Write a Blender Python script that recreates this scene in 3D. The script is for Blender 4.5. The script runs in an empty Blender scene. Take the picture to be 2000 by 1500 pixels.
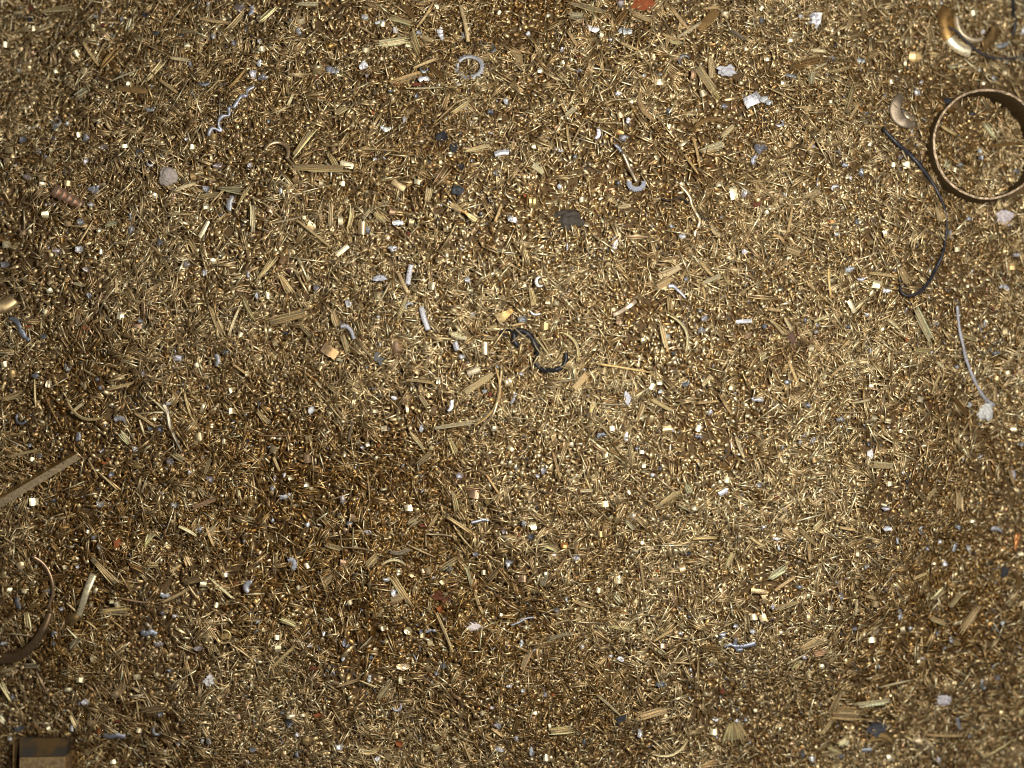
import bpy, bmesh, math, random
import numpy as np
random.seed(7)
RS = np.random.RandomState(11)
S = 0.00025            # metres per photo pixel: the view is half a metre wide
HC = 2600.0            # camera height above the crown of the heap, in pixels
sc = bpy.context.scene
R = math.radians

# ---------------- camera, added lamp, ambient, exposure ----------------
cam_d = bpy.data.cameras.new('camera'); cam = bpy.data.objects.new('camera', cam_d)
sc.collection.objects.link(cam); sc.camera = cam
cam.location = (0, 0, HC * S)
cam_d.sensor_width = 36.0; cam_d.lens = 36.0 * HC / 2000.0
cam_d.clip_start = 0.01; cam_d.clip_end = 50.0
cam_d.dof.use_dof = True; cam_d.dof.focus_distance = (HC + 6) * S; cam_d.dof.aperture_fstop = 2.5

# unseen soft lamp added above right for a light pool, plus dim even ambient
w = bpy.data.worlds.new('World'); sc.world = w; w.use_nodes = True
bg = w.node_tree.nodes['Background']; bg.inputs['Color'].default_value = (1.0, .93, .85, 1); bg.inputs['Strength'].default_value = 0.13
from mathutils import Vector
LAMP = np.array([.138, .066, .52]); AIM = np.array([.04, .025, 0.0])
al = bpy.data.lights.new('added_soft_lamp', 'AREA'); al.shape = 'DISK'; al.size = .055; al.energy = 4.6; al.color = (1.0, .95, .87)
lamp = bpy.data.objects.new('added_soft_lamp', al); sc.collection.objects.link(lamp); lamp.location = tuple(LAMP)
lamp.rotation_euler = Vector(LAMP - AIM).to_track_quat('Z', 'Y').to_euler()
sc.view_settings.view_transform = 'Standard'; sc.view_settings.look = 'None'
sc.view_settings.exposure = -0.2; sc.view_settings.gamma = 1.0
sc.view_settings.use_curve_mapping = False
sc.cycles.filter_width = 1.0
def glint(x, y):                                  # the tilt that mirrors the lamp to a viewer above
    p = np.array([(x - 1000) * S, (750 - y) * S, 0]); u = LAMP - p; v = np.array([0, 0, HC * S]) - p
    n_ = u / np.linalg.norm(u) + v / np.linalg.norm(v); return n_ / np.linalg.norm(n_)

# ---------------- noise and the lie of the heap ----------------
TAB = np.random.RandomState(3).rand(256, 256)
def vnoise(x, y, o=0):
    x = np.asarray(x, float) + o * 17.3; y = np.asarray(y, float) + o * 9.7
    xi = np.floor(x).astype(int); yi = np.floor(y).astype(int); fx = x - xi; fy = y - yi
    fx = fx * fx * (3 - 2 * fx); fy = fy * fy * (3 - 2 * fy)
    a = TAB[xi & 255, yi & 255]; b = TAB[(xi + 1) & 255, yi & 255]; c = TAB[xi & 255, (yi + 1) & 255]; d = TAB[(xi + 1) & 255, (yi + 1) & 255]
    return (a * (1 - fx) + b * fx) * (1 - fy) + (c * (1 - fx) + d * fx) * fy
BUMPS = [(950, 420, 22, 150), (1350, 680, 24, 240), (640, 1010, -34, 170), (1640, 1080, 20, 190), (860, 1190, -14, 90),
         (430, 860, -16, 120), (500, 640, -10, 90), (1130, 90, -14, 200), (230, 330, -8, 140), (1250, 1180, -14, 150), (820, 820, 10, 90),
         (1900, 1150, -20, 120), (1040, 1010, 10, 110), (740, 300, 9, 90), (1848, 205, 24, 16), (1872, 192, 16, 12), (1620, 1360, -14, 90)]
def hh(x, y):
    x = np.asarray(x, float); y = np.asarray(y, float)
    z = -190.0 * ((x - 880) ** 2 * 0.95 + (y - 690) ** 2 * 1.1) / 1250.0 ** 2
    for bx, by, a, r in BUMPS: z = z + a * np.exp(-((x - bx) ** 2 + (y - by) ** 2) / (2.0 * r * r))
    z = z + 32 * (vnoise(x / 150, y / 150, 1) - .5) + 21 * (vnoise(x / 55, y / 55, 2) - .5) + 11 * (vnoise(x / 22, y / 22, 3) - .5)
    return z
def WP(x, y, z):                                  # photo pixel + height -> metres
    f = (HC - z) / HC
    return ((x - 1000.0) * f * S, (750.0 - y) * f * S, z * S)

# ---------------- materials ----------------
def newmat(name):
    m = bpy.data.materials.new(name); m.use_nodes = True; t = m.node_tree
    return m, t, t.nodes['Principled BSDF']
def mottled(name, metallic, r0, r1, bump=0.3, scale=900.0, mot=0.35, spots=0.0):
    m, t, p = newmat(name); N = t.nodes.new; L = t.links.new
    at = N('ShaderNodeAttribute'); at.attribute_name = 'tint'
    ge = N('ShaderNodeNewGeometry')
    n1 = N('ShaderNodeTexNoise'); n1.inputs['Scale'].default_value = scale; n1.inputs['Detail'].default_value = 4
    L(ge.outputs['Position'], n1.inputs['Vector'])
    mr = N('ShaderNodeMapRange'); mr.inputs['From Min'].default_value = .3; mr.inputs['From Max'].default_value = .7
    mr.inputs['To Min'].default_value = 1 - mot; mr.inputs['To Max'].default_value = 1 + mot * .4
    L(n1.outputs['Fac'], mr.inputs['Value'])
    mx = N('ShaderNodeVectorMath'); mx.operation = 'SCALE'; L(at.outputs['Color'], mx.inputs[0]); L(mr.outputs[0], mx.inputs['Scale'])
    col = mx.outputs[0]
    if spots:
        n3 = N('ShaderNodeTexNoise'); n3.inputs['Scale'].default_value = scale * 1.7; n3.inputs['Detail'].default_value = 2
        L(ge.outputs['Position'], n3.inputs['Vector'])
        cr = N('ShaderNodeMapRange'); cr.inputs['From Min'].default_value = .66 - spots; cr.inputs['From Max'].default_value = .70 - spots
        cr.inputs['To Min'].default_value = 1; cr.inputs['To Max'].default_value = .35; L(n3.outputs['Fac'], cr.inputs['Value'])
        m2 = N('ShaderNodeVectorMath'); m2.operation = 'SCALE'; L(col, m2.inputs[0]); L(cr.outputs[0], m2.inputs['Scale']); col = m2.outputs[0]
    L(col, p.inputs['Base Color'])
    rr = N('ShaderNodeMapRange'); rr.inputs['From Min'].default_value = .3; rr.inputs['From Max'].default_value = .7
    rr.inputs['To Min'].default_value = r0; rr.inputs['To Max'].default_value = r1; L(n1.outputs['Fac'], rr.inputs['Value']); L(rr.outputs[0], p.inputs['Roughness'])
    p.inputs['Metallic'].default_value = metallic
    if bump:
        n2 = N('ShaderNodeTexNoise'); n2.inputs['Scale'].default_value = scale * 2.2; n2.inputs['Detail'].default_value = 3
        L(ge.outputs['Position'], n2.inputs['Vector'])
        b = N('ShaderNodeBump'); b.inputs['Strength'].default_value = bump; b.inputs['Distance'].default_value = 0.00025
        L(n2.outputs['Fac'], b.inputs['Height']); L(b.outputs[0], p.inputs['Normal'])
    return m
M_BRASS = mottled('brass', .84, .34, .54, .12, 600, .22)
M_BED = mottled('dark_bed', .3, .75, .95, .5, 900, .5)
M_BRASSP = mottled('machined_brass', .9, .38, .58, .15, 500, .25, .0)
M_SPOT = mottled('spotted_brass', .8, .36, .5, .12, 600, .12, .05)
M_SHEAF = mottled('dull_brass', .72, .36, .58, .5, 1500, .35)
M_ALU = mottled('aluminium', .75, .38, .6, .5, 1100, .3)
M_FROST = mottled('frosted_metal', .25, .45, .7, .8, 1000, .2, .05)
M_MATT = mottled('dull_scrap', 0.0, .6, .9, .6, 900, .4)
M_STONE = mottled('pale_stone', 0.0, .8, .95, .9, 700, .25, .03)
M_RUB = mottled('black_rubber', 0.0, .30, .55, .6, 900, .4)

TN = {'b': (.92, .81, .53), 'n': (.74, .585, .325), 't': (.60, .45, .24), 'd': (.35, .22, .085), 'g': (.37, .31, .21), 'c': (.66, .45, .28), 'a': (.48, .34, .15), 'o': (.58, .27, .09)}
TA = {'n': (.40, .40, .42), 'b': (.70, .70, .72), 'g': (.15, .155, .17), 'p': (.44, .39, .37), 'u': (.31, .32, .35), 'c': (.40, .40, .42), 'f': (.48, .48, .51)}
TS = {'r': (.16, .04, .015), 'o': (.32, .09, .02), 'k': (.018, .018, .022), 'm': (.10, .02, .012)}

# ---------------- mesh helpers (local pixel units, y up) ----------------
class MB:
    def __init__(s): s.v = []; s.f = []; s.t = []; s.n = 0
    def add(s, v, f, tint):
        v = np.asarray(v, float); s.v.append(v); s.f += [tuple(i + s.n for i in q) for q in f]
        t = np.asarray(tint, float)
        s.t.append(np.tile(t, (len(v), 1)) if t.ndim == 1 else t); s.n += len(v)
    def build(s, name, mat, parent=None, loc=(0, 0, 0), scale=S, smooth=False):
        me = bpy.data.meshes.new(name); V = np.concatenate(s.v) * scale
        me.from_pydata(V.tolist(), [], s.f); me.materials.append(mat)
        a = me.attributes.new('tint', 'FLOAT_COLOR', 'POINT'); T = np.concatenate(s.t)
        a.data.foreach_set('color', np.c_[T, np.ones(len(T))].astype(np.float32).ravel())
        if smooth: me.polygons.foreach_set('use_smooth', [True] * len(me.polygons))
        me.update(); o = bpy.data.objects.new(name, me); sc.collection.objects.link(o); o.location = loc
        if parent: o.parent = parent
        return o
def unit(v): return v / (np.linalg.norm(v, axis=-1, keepdims=True) + 1e-9)
def ribbon(mb, pts, width, thick, tint, up=(0, 0, 1), m=2, prof=None, ragged=0.0):
    P = np.asarray(pts, float); n = len(P); W = np.broadcast_to(np.asarray(width, float), (n,))
    T = unit(np.gradient(P, axis=0)); U = np.asarray(up, float); U = np.tile(U, (n, 1)) if U.ndim == 1 else U
    Sd = unit(np.cross(U, T)); Nn = unit(np.cross(T, Sd)); u = np.linspace(-.5, .5, m)
    top = np.zeros((n, m, 3)); bot = np.zeros((n, m, 3))
    for j in range(m):
        wj = W * u[j]
        if ragged and j in (0, m - 1): wj = wj * (1 + RS.uniform(-ragged, ragged, n))
        pr = (prof(u[j]) if prof else 0.0)
        base = P + Sd * wj[:, None]
        top[:, j] = base + Nn * (thick / 2 + pr); bot[:, j] = base + Nn * (pr - thick / 2)
    v = np.concatenate([top.reshape(-1, 3), bot.reshape(-1, 3)]); f = []; o = n * m
    for i in range(n - 1):
        for j in range(m - 1):
            a = i * m + j; f.append((a, a + 1, a + m + 1, a + m)); f.append((o + a, o + a + m, o + a + m + 1, o + a + 1))
        a = i * m; f.append((a, a + m, o + a + m, o + a)); a = i * m + m - 1; f.append((a, o + a, o + a + m, a + m))
    for j in range(m - 1):
        f.append((j, o + j, o + j + 1, j + 1)); a = (n - 1) * m + j; f.append((a, a + 1, o + a + 1, o + a))
    mb.add(v, f, tint)
def tube(mb, pts, rad, tint, k=8):
    P = np.asarray(pts, float); n = len(P); r = np.broadcast_to(np.asarray(rad, float), (n,))
    T = unit(np.gradient(P, axis=0)); U = np.tile((0.05, .03, 1.0), (n, 1)); A = unit(np.cross(U, T)); B = np.cross(T, A)
    v = []
    for i in range(n):
        for j in range(k):
            a = 2 * math.pi * j / k; v.append(P[i] + (A[i] * math.cos(a) + B[i] * math.sin(a)) * r[i])
    f = [(i * k + j, i * k + (j + 1) % k, (i + 1) * k + (j + 1) % k, (i + 1) * k + j) for i in range(n - 1) for j in range(k)]
    f.append(tuple(range(k))[::-1]); f.append(tuple((n - 1) * k + j for j in range(k)))
    mb.add(v, f, tint)
def spline(pts, n=24):
    P = np.asarray(pts, float); d = np.r_[0, np.cumsum(np.linalg.norm(np.diff(P[:, :2], axis=0), axis=1))]
    s = np.linspace(0, d[-1], n); out = []
    m = np.gradient(P, axis=0) / np.gradient(d)[:, None]
    for q in s:
        i = min(max(np.searchsorted(d, q) - 1, 0), len(P) - 2); L = d[i + 1] - d[i]; t = (q - d[i]) / L
        out.append((2*t**3-3*t*t+1)*P[i] + (t**3-2*t*t+t)*L*m[i] + (-2*t**3+3*t*t)*P[i+1] + (t**3-t*t)*L*m[i+1])
    return np.array(out)
def plate(mb, w, h, thick, tint, irr=.25, bend=.25, n=11, tilt=None):   # ragged flake, three rings of points
    a = np.linspace(0, 2 * math.pi, n, endpoint=False) + RS.uniform(-.15, .15, n); rr = 1 + RS.uniform(-irr, irr, n)
    kx, ky = RS.uniform(-bend, bend, 2) * 2; R0 = min(w, h)
    rings = [0.0, .55, 1.0]; top = []
    for q in rings:
        for i in range(n):
            x = math.cos(a[i]) * rr[i] * q * w / 2; y = math.sin(a[i]) * rr[i] * q * h / 2
            z = (kx * (x / w) ** 2 + ky * (y / h) ** 2) * R0 * 2 + RS.uniform(-.06, .06) * R0 * (q > 0)
            top.append((x, y, z))
    top = np.array(top); top[:n] = top[:n].mean(0)
    bot = top - np.array([0, 0, thick]); v = np.concatenate([top, bot]); o = 3 * n; f = []
    for q in range(2):
        for i in range(n):
            j = (i + 1) % n; A, B, C_, D = q*n+i, q*n+j, (q+1)*n+j, (q+1)*n+i
            f.append((A, D, C_, B)); f.append((o+A, o+B, o+C_, o+D))
    for i in range(n):
        j = (i + 1) % n; f.append((2*n+i, o+2*n+i, o+2*n+j, 2*n+j))
    if tilt is not None: v = v @ tilt.T
    mb.add(v, f, tint)
def rotz(a): c, s_ = math.cos(a), math.sin(a); return np.array([[c, -s_, 0], [s_, c, 0], [0, 0, 1.0]])
def to_normal(nv):                                   # rotation taking +z to nv
    nv = unit(np.asarray(nv, float)); z = np.array([0, 0, 1.0]); v = np.cross(z, nv); c = nv[2]
    K = np.array([[0, -v[2], v[1]], [v[2], 0, -v[0]], [-v[1], v[0], 0]]); return np.eye(3) + K + K @ K / (1 + c)
def lump(mb, w, h, d, tint, rough=.22, sub=3, seed=0):
    bm = bmesh.new(); bmesh.ops.create_icosphere(bm, subdivisions=sub, radius=1)
    V = np.array([v.co[:] for v in bm.verts]); F = [tuple(v.index for v in f.verts) for f in bm.faces]; bm.free()
    nz = lambda k, o: vnoise((V[:, 0] + V[:, 2] * .7) * k + 20, (V[:, 1] - V[:, 2] * .6) * k + 20, o + seed)
    r = 1 + rough * (2.2 * (nz(1.6, 1) - .5) + 1.4 * (nz(4, 2) - .5) + .9 * (nz(8, 3) - .5))
    mb.add(V * r[:, None] * np.array([w / 2, h / 2, d / 2]), F, tint)
def tj(t, a=.1): k = 1 + RS.uniform(-a, a); return tuple(min(1, c * k * (1 + RS.uniform(-.03, .03))) for c in t)

# ---------------- tagging ----------------
THINGS = []
def tag(o, label, cat, group=None, lm=None, xy=None):
    o['label'] = label; o['category'] = cat
    if group: o['group'] = group
    if lm: LM.append((lm, xy[0], xy[1]))
    return o
def empty(name, loc):
    o = bpy.data.objects.new(name, None); o.empty_display_size = .005; sc.collection.objects.link(o); o.location = loc; return o
LM = []
# ---------------- the bed under the loose swarf ----------------
def bed():
    xs = np.arange(-900, 2901, 16.0); ys = np.arange(-900, 2401, 16.0)
    X, Y = np.meshgrid(xs, ys); Z = hh(X, Y) - 9; f = (HC - Z) / HC
    V = np.stack([(X - 1000) * f * S, (750 - Y) * f * S, Z * S], -1).reshape(-1, 3); n, m = X.shape
    F = [(i*m+j, (i+1)*m+j, (i+1)*m+j+1, i*m+j+1) for i in range(n-1) for j in range(m-1)]
    mb = MB(); mb.add(V, F, (.15, .09, .035)); o = mb.build('ground', M_BED, scale=1.0, smooth=True); o['kind'] = 'structure'  # dark brown of the deep gaps is put into the bed colour
bed()

# ---------------- the loose swarf itself: hundreds of thousands of slivers and crumbs ----------------
def swarf(name, N, L, Wd, T, curv, zr, tilt, tints, probs, mat, label, cat, seed, sec=3, box=(-230, 2230, -200, 1700), taper=.6, jit=.16, mask=True, patch=0.0, po=0, bunch=1, spread=2.4):
    r = np.random.RandomState(seed)
    x = r.uniform(box[0], box[1], N); y = r.uniform(box[2], box[3], N)
    if patch: k_ = r.rand(N) < 1 - patch + 2 * patch * np.clip((vnoise(x / 120, y / 120, 30 + po) - .5) * 2.2 + .5 * (vnoise(x / 40, y / 40, 40 + po) - .5), -.5, .5); x = x[k_]; y = y[k_]; N = len(x)
    yaw = r.uniform(0, 2 * math.pi, N)
    if bunch > 1:                                      # splinters still hanging together side by side
        u_ = np.tile(np.arange(bunch), N) - (bunch - 1) / 2; x = np.repeat(x, bunch); y = np.repeat(y, bunch); yb = np.repeat(yaw, bunch); N = len(x)
        yaw = yb + u_ * np.repeat(r.normal(0, .05, N // bunch), bunch) + r.normal(0, .02, N)
        x = x - np.sin(yb) * u_ * spread + np.cos(yb) * r.normal(0, 2.5, N); y = y - np.cos(yb) * u_ * spread - np.sin(yb) * r.normal(0, 2.5, N)
    if mask:                                           # the block in the corner and the ring's wall are solid
        keep = ~((x > 26) & (x < 152) & (y > 1434))
        d = np.hypot(x - 1930, y - 281); keep &= ~((d > 103) & (d < 116) & ~((x < 1892) & (y < 232)))
        x = x[keep]; y = y[keep]; yaw = yaw[keep]; N = len(x)
    z = hh(x, y) + r.uniform(zr[0], zr[1], N)
    ln = L(r, N); wd = Wd(r, N); th = T(r, N); cv = r.normal(0, curv, N)
    # orientation frame: normal tilted at random off the heap's slope
    e = 6.0; gx = (hh(x + e, y) - hh(x - e, y)) / (2 * e); gy = -(hh(x, y + e) - hh(x, y - e)) / (2 * e)
    nx = -gx + r.normal(0, tilt, N); ny = -gy + r.normal(0, tilt, N); nv = unit(np.stack([nx, ny, np.ones(N)], -1))
    t0 = np.stack([np.cos(yaw), np.sin(yaw), np.zeros(N)], -1); t = unit(t0 - nv * (t0 * nv).sum(-1, keepdims=True)); sd = np.cross(nv, t)
    f = (HC - z) / HC; C = np.stack([(x - 1000) * f, (750 - y) * f, z], -1)
    V = np.zeros((N, sec, 4, 3), np.float32); us = np.linspace(-1, 1, sec)
    tw = r.normal(0, .10, N)
    for i, u in enumerate(us):
        ang = cv * u                                     # bend along the length
        cx = np.where(np.abs(cv) > 1e-3, np.sin(ang) / np.where(np.abs(cv) > 1e-3, cv, 1), u) * ln / 2
        cz = np.where(np.abs(cv) > 1e-3, (np.cos(ang) - 1) / np.where(np.abs(cv) > 1e-3, cv, 1), 0) * ln / 2
        ct = t * np.cos(ang)[:, None] - nv * np.sin(ang)[:, None]; cn = nv * np.cos(ang)[:, None] + t * np.sin(ang)[:, None]
        c2 = np.cos(tw * u)[:, None]; s2 = np.sin(tw * u)[:, None]; S2 = sd * c2 + cn * s2; N2 = cn * c2 - sd * s2
        base = C + t * cx[:, None] + nv * cz[:, None]
        wk = (wd * (1 - (taper * r.uniform(0, 1, N)) * abs(u)))[:, None] / 2; tk = th[:, None] / 2
        V[:, i, 0] = base - S2 * wk - N2 * tk; V[:, i, 1] = base + S2 * wk - N2 * tk
        V[:, i, 2] = base + S2 * wk * .75 + N2 * tk; V[:, i, 3] = base - S2 * wk * .75 + N2 * tk
    V = V.reshape(-1, 3) * S
    q = []
    for i in range(sec - 1):
        for j in range(4): q.append((i*4+j, i*4+(j+1) % 4, (i+1)*4+(j+1) % 4, (i+1)*4+j))
    q.append((3, 2, 1, 0)); e_ = (sec-1)*4; q.append((e_, e_+1, e_+2, e_+3)); q = np.array(q)
    F = (q[None] + (np.arange(N) * sec * 4)[:, None, None]).reshape(-1, 4)
    me = bpy.data.meshes.new(name); me.vertices.add(len(V)); me.vertices.foreach_set('co', V.ravel())
    me.loops.add(F.size); me.loops.foreach_set('vertex_index', F.ravel().astype(np.int32))
    me.polygons.add(len(F)); me.polygons.foreach_set('loop_start', np.arange(0, F.size, 4, dtype=np.int32))
    me.materials.append(mat); me.update(calc_edges=False)
    tb = np.array(tints)[r.choice(len(tints), N, p=probs)] * (1 + r.uniform(-jit, jit, (N, 1)))
    # random and fixed patches tint parts of the heap browner and darker
    browning = np.clip((vnoise(x / 170, y / 170, 7) - .45) * 2, 0, 1) * .6
    for bx, by, rr, k in BROWN_PATCHES: browning = browning + k * np.exp(-((x - bx) ** 2 + (y - by) ** 2) / (2 * rr * rr))
    browning = np.clip(browning, 0, 1)[:, None] * (r.rand(N, 1) < .65)
    tb = tb * (1 - browning * BROWN_CUT) if mat in (M_BRASS, M_SHEAF) else tb
    tb = np.clip(np.repeat(tb, sec * 4, 0), 0, 1)
    a = me.attributes.new('tint', 'FLOAT_COLOR', 'POINT'); a.data.foreach_set('color', np.c_[tb, np.ones(len(tb))].astype(np.float32).ravel())
    o = bpy.data.objects.new(name, me); sc.collection.objects.link(o); o['kind'] = 'stuff'; o['label'] = label; o['category'] = cat
    return o
BROWN_PATCHES = [(650, 1000, 190, .7), (420, 850, 160, .5), (900, 1170, 130, .5), (1130, 60, 220, .5), (250, 130, 200, .35), (1900, 1150, 140, .5),
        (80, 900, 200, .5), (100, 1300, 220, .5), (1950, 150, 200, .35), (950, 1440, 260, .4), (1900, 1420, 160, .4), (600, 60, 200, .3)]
BROWN_CUT = np.array([.46, .58, .74])
BT = [TN['b'], TN['n'], TN['t'], TN['d'], TN['g'], TN['c']]
logn = lambda m, s, lo, hi: (lambda r, n: np.clip(r.lognormal(math.log(m), s, n), lo, hi))
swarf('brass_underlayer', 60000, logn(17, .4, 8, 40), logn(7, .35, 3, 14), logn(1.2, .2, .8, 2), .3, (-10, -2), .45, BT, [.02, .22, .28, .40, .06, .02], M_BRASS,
      'darker broad brass turnings lying beneath the fine surface slivers', 'metal shavings', 21)  # mostly dark tints, painting the brown depth of the gaps
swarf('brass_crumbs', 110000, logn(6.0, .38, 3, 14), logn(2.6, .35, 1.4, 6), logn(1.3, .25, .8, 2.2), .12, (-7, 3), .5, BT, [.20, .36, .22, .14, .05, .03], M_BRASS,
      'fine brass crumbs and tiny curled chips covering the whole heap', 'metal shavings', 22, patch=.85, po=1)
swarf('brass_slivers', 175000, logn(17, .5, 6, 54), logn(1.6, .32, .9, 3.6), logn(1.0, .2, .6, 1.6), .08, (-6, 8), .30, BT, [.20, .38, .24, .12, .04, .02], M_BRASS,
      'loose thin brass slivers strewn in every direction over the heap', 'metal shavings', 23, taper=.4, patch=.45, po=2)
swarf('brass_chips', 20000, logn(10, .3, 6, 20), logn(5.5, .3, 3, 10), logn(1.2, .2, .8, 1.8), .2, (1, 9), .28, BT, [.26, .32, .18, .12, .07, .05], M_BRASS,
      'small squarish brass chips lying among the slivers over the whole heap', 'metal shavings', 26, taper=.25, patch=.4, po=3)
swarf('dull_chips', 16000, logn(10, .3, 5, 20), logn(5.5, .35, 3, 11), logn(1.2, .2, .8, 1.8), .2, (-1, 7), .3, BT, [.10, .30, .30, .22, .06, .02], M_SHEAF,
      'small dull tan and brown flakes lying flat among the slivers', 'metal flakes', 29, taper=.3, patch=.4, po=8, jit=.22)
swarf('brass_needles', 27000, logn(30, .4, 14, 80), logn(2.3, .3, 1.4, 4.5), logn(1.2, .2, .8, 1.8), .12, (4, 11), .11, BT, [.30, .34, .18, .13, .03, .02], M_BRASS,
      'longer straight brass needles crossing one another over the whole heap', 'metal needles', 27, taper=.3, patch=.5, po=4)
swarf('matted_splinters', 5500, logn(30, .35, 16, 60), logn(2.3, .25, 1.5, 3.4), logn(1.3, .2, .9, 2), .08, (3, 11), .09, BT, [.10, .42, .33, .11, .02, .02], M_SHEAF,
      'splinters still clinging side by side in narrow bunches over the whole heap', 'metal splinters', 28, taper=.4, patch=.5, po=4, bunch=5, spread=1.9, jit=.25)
swarf('aluminium_fines', 5000, logn(7, .4, 3, 18), logn(3.6, .35, 2, 8), logn(1, .2, .7, 1.5), .6, (-2, 7), .5, [TA['n'], TA['b'], TA['g'], TA['u']], [.32, .10, .25, .33], M_ALU,
      'small grey and bluish aluminium specks scattered among the brass', 'metal specks', 24, taper=.8, patch=.5, po=5)
swarf('rust_specks', 700, logn(6, .4, 3, 14), logn(3, .35, 2, 7), logn(1, .2, .7, 1.5), .5, (-1, 6), .4, [TS['r'], TS['o'], TS['m'], TS['k']], [.3, .15, .25, .3], M_MATT,
      'tiny rust red and blackened specks scattered among the brass', 'rust specks', 25, patch=.5, po=6)
# ---------------- the odd pieces one can point at ----------------
def Z(x, y, dz=8.0): return float(hh(x, y)) + dz
def loc(mb, name, mat, x, y, dz=8.0, parent=None, smooth=False, z=None):
    z = Z(x, y, dz) if z is None else z
    return mb.build(name, mat, parent, WP(x, y, z), S * (HC - z) / HC, smooth)
def path_obj(name, mat, pts, kind, tint, label, cat, lm=None, width=6, thick=2, dz=9, n=26, smooth=True, group=None, wfun=None, m=3, prof=None, parent=None, upf=None):
    """pts: photo pixels (x, y[, lift]); the piece follows the lie of the heap"""
    cx = sum(p[0] for p in pts) / len(pts); cy = sum(p[1] for p in pts) / len(pts); z0 = Z(cx, cy, 0)
    Q = spline([(p[0] - cx, cy - p[1], (p[2] if len(p) > 2 else 0)) for p in pts], n)
    hz = hh(cx + Q[:, 0], cy - Q[:, 1]); k = np.ones(5) / 5; hz = np.convolve(np.pad(hz, 2, 'edge'), k, 'valid')
    Q[:, 2] += hz - z0 + dz
    mb = MB(); wv = width if wfun is None else width * np.array([wfun(t) for t in np.linspace(0, 1, n)])
    if kind == 'tube': tube(mb, Q, wv / 2 if np.ndim(wv) else width / 2, tint)
    else: ribbon(mb, Q, wv, thick, tint, m=m, prof=prof, up=(0, 0, 1) if upf is None else upf)
    o = mb.build(name, mat, parent, WP(cx, cy, z0), S * (HC - z0) / HC, smooth)
    if label: tag(o, label, cat, group, lm, (cx, cy))
    return o
def lathe(mb, prof, k, tint, a0=0.0, a1=2 * math.pi, wob=0.0, cap=True):
    """closed section (r, z) turned about z; part turn gets end caps"""
    full = abs(a1 - a0 - 2 * math.pi) < 1e-6; n = len(prof); rows = k if full else k + 1; v = []
    for i in range(rows):
        a = a0 + (a1 - a0) * i / k; wv = 1 + wob * math.sin(3 * a + 1) + wob * .6 * math.sin(7 * a)
        for r_, z_ in prof: v.append((r_ * wv * math.cos(a), r_ * wv * math.sin(a), z_))
    f = [(i*n+j, ((i+1) % rows)*n+j, ((i+1) % rows)*n+(j+1) % n, i*n+(j+1) % n) for i in range(k) for j in range(n)]
    if not full: f.append(tuple(range(n))); f.append(tuple((rows-1)*n+j for j in range(n))[::-1])
    mb.add(v, f, tint)

# brass ring cut from tube, top right
zr = Z(1930, 281, 0); zt = zr + 58
ring = empty('brass_ring', WP(1930, 281, zr)); fs = (HC - zt) / HC
mb = MB(); lathe(mb, [(105.8, -90), (112.2, -90), (112.2, 56.6), (105.8, 56.6)], 120, (.075, .048, .02), wob=.006); o = mb.build('wall', M_SHEAF, ring, (0, 0, 0), S, True)  # dark reflection of the wall is put into its tint
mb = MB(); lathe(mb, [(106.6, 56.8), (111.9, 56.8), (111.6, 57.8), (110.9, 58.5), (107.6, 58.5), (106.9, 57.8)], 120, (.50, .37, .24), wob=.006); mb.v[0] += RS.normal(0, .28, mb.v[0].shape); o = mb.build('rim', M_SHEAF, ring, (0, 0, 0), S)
ring.location = WP(1930, 281, zt); ring.location.z = zr * S
tag(ring, 'large dark walled brass ring with a bright rim at the upper right', 'ring', None, 'large brass ring', (1930, 281))

# flanged bush half buried above the ring
zb = Z(1898, 46, 24)
bush = empty('flanged_bush', WP(1898, 46, zb))
tb_ = to_normal((.16, .10, 1))
def bushpart(name, prof, a0, a1, tint, mat, wob=.01, lift=0):
    mb = MB(); lathe(mb, prof, 44, tint, R(a0), R(a1), wob); mb.v[0] = mb.v[0] @ tb_.T + np.array([0, 0, lift]); return mb.build(name, mat, bush, (0, 0, 0), S * .95, True)
bushpart('flange', [(46, 6), (60, 4), (77, -1), (77, -4), (60, 0), (46, 2)], 148, 214, (.42, .25, .09), M_BRASSP)
bushpart('pale_flange', [(53, 7), (64, 5), (77, 0), (76, -4), (60, 1), (53, 3)], 214, 264, (.98, .88, .62), M_SPOT, .014, 1)  # this sector of the flange is tinted much lighter
bushpart('collar', [(38, 17), (45, 17), (46, -6), (39, -6)], 168, 292, (.80, .66, .44), M_SHEAF, .012)
bushpart('rear_flange', [(42, 11), (66, 3), (66, -1), (42, 6)], 292, 352, (.45, .29, .12), M_BRASSP)
tag(bush, 'half buried round brass bush with pale flange and collar above the ring', 'bush', None, 'flanged bush', (1895, 60))
path_obj('dark_wire', M_MATT, [(1843, 60, 2), (1856, 70, 12), (1872, 88, 14), (1895, 103, 8), (1925, 112), (1955, 116), (1985, 112), (2015, 102)], 'tube', (.05, .045, .05),
         'dark curved wire lying across the flanged brass bush', 'wire', 'dark wire', 5, dz=9)
path_obj('black_thread', M_RUB, [(1981, -20), (1978, 5), (1976, 30), (1978, 50), (1974, 72, -5)], 'tube', (.02, .02, .025), 'short black cord entering from the top edge at the right corner', 'cord', 'black cord at top', 6)

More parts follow.
